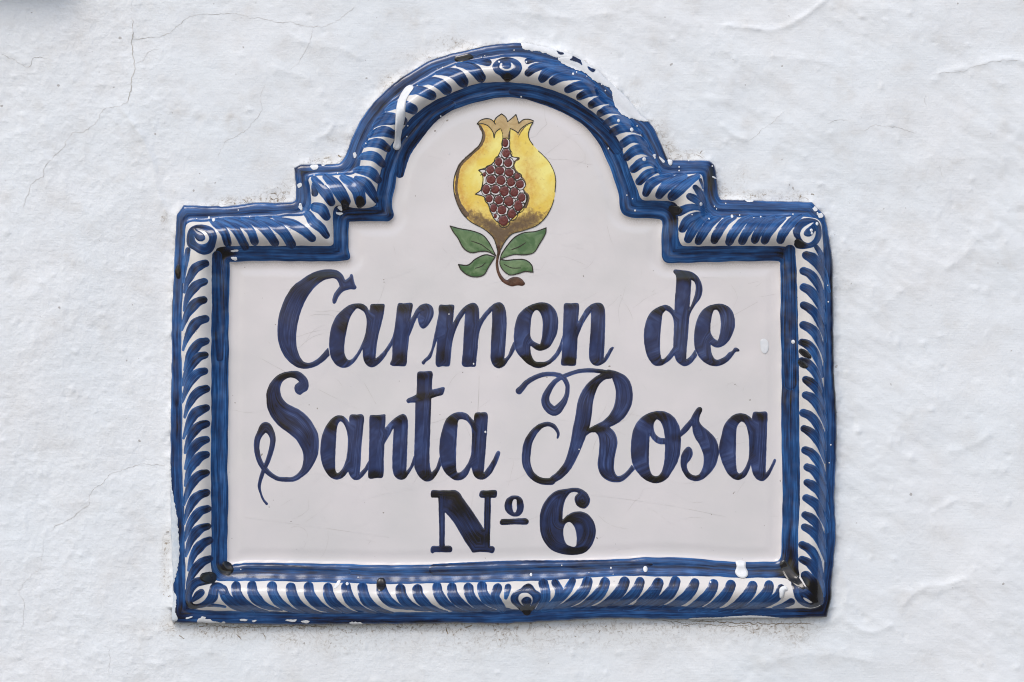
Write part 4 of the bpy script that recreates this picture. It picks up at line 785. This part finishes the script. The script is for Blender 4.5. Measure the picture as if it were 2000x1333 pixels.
CK = [("730,95 737,150 733,215 735,300 742,360 745,400 728,450 722,520 712,560 670,590", A_, 2.0), ("670,590 600,600 560,630 545,670 470,730 410,745 365,780 355,820 285,880 240,940 235,985 170,1030 150,1080 125,1160", A_, 1.3), ("0,300 60,325 110,355 155,377 180,330 210,322 260,325", A_, 1.5),
 ("745,360 800,330 830,285 880,262", A_, 1.2), ("740,225 800,208 880,205 940,185 1000,140 1050,95 1120,78 1200,82 1330,80 1400,95 1460,100 1550,125 1640,128 1745,150 1850,135 1920,90 1990,30", A_, 1.2), ("1745,150 1730,220 1690,310 1610,400", A_, .9),
 ("1480,470 1450,540 1455,620 1400,690 1350,740 1260,790 1210,880", A_, 1.0), ("730,0 728,60", A_, .8), ("500,680 440,680 400,715 360,745 330,775 300,830 275,850 240,860 200,880 160,868 130,880", E_, 0), 
 ("500,680 420,680 380,690 330,708 305,735 270,765 262,800 220,835 160,870 150,880", E_, 1.3), ("130,900 115,990 85,1020 55,1060 70,1100 60,1200", E_, .8), ("330,1230 325,1320", E_, .8), ("665,615 610,670 540,730 455,790", Cc, 1.0), ("900,690 960,672 1020,672", Cc, .8), ("1100,730 1150,705 1240,705 1330,718 1400,745", Cc, 1.0),
 ("1480,420 1540,405 1660,400 1720,375 1830,345 1990,335", Cc, 1.0), ("1455,530 1455,600", Cc, .8), ("1530,920 1535,960 1560,995", Cc, .9), ("690,80 705,100 690,125", A_, .8)]
for s, T, w in CK:
    if w: ribbons('crack', [jag(s, T, w * (.85 if w > 1.9 else .62))], lambda x, y: HW(x, y) + .45, M_crack, None).parent = wall
VE = []
for k in range(34):                                       # short crumbly veins beside the plaque
    if rng.rand() < .72: x, y = rng.uniform(345, 1600), 1222 + abs(rng.normal()) * 12
    else: x, y = random.choice([(rng.uniform(430, 560), rng.uniform(378, 393)), (rng.uniform(625, 668), rng.uniform(300, 314)), (rng.uniform(1330, 1370), rng.uniform(296, 309)), (rng.uniform(1440, 1590), rng.uniform(376, 386)), (rng.uniform(316, 328), rng.uniform(1040, 1200))])
    VE.append(wander(x, y, rng.normal() * .4, rng.uniform(5, 22), rng.uniform(.8, 1.9), .12, 2.0, .3))
VE.append(jag('1350,1213 1420,1217 1500,1219 1590,1220', (0, 0, 1), 1.8)); VE.append(jag('400,1224 480,1226 560,1224 640,1225', (0, 0, 1), 1.6)); VE.append(jag('1290,1214 1380,1221 1470,1224', (0, 0, 1), 1.2))
cr = ribbons('plaster_veins', VE, lambda x, y: HW(x, y) + .5, M_debris, None, kind='stuff'); cr.parent = wall
# unseen block, added above the upper left to shade the wall there
def shade_block():
    ys = np.linspace(-160, -31, 14); xs = np.linspace(-700, 150, 60); v = []; f = []
    X, Y = np.meshgrid(xs, ys); T = (Y - ys[0]) / (ys[-1] - ys[0]); E = np.minimum(1, (xs[-1] - X) / 60)
    Hh = 20 + 72 * np.sin(math.pi * np.clip(T, 0, 1)) ** .6 * np.sqrt(np.clip(E, 0, 1)) + 2 * perlin(X / 30, Y / 30, 71) - 25 * (T >= .999) - 25 * (T <= 0) - 25 * (E <= 0)
    i = np.arange(X.size).reshape(X.shape)
    f = np.stack([i[:-1, :-1], i[1:, :-1], i[1:, 1:], i[:-1, 1:]], -1).reshape(-1, 4).tolist()
    z = np.zeros(X.size)
    return make('shade_block', X.ravel(), Y.ravel(), Hh.ravel(), f, M_wall, None, {'grime_shade': z, 'soot': z, 'rough': z + .5})
lg = shade_block(); lg.parent = wall
# street paving in front of the wall, far below the picture
def ground():
    m, t, b = newmat('street_paving')
    n = noise(t, pos(t), 6, 4, .6); t.links.new(ramp(t, n, [(.3, (.16, .14, .12)), (.7, (.30, .27, .23))]), b.inputs['Base Color']); b.inputs['Roughness'].default_value = .8
    me = bpy.data.meshes.new('ground'); me.from_pydata([(-40, -60, -1.7), (40, -60, -1.7), (40, .05, -1.7), (-40, .05, -1.7)], [], [(0, 1, 2, 3)]); me.materials.append(m)
    o = bpy.data.objects.new('ground', me); scene.collection.objects.link(o); o['kind'] = 'structure'
ground()
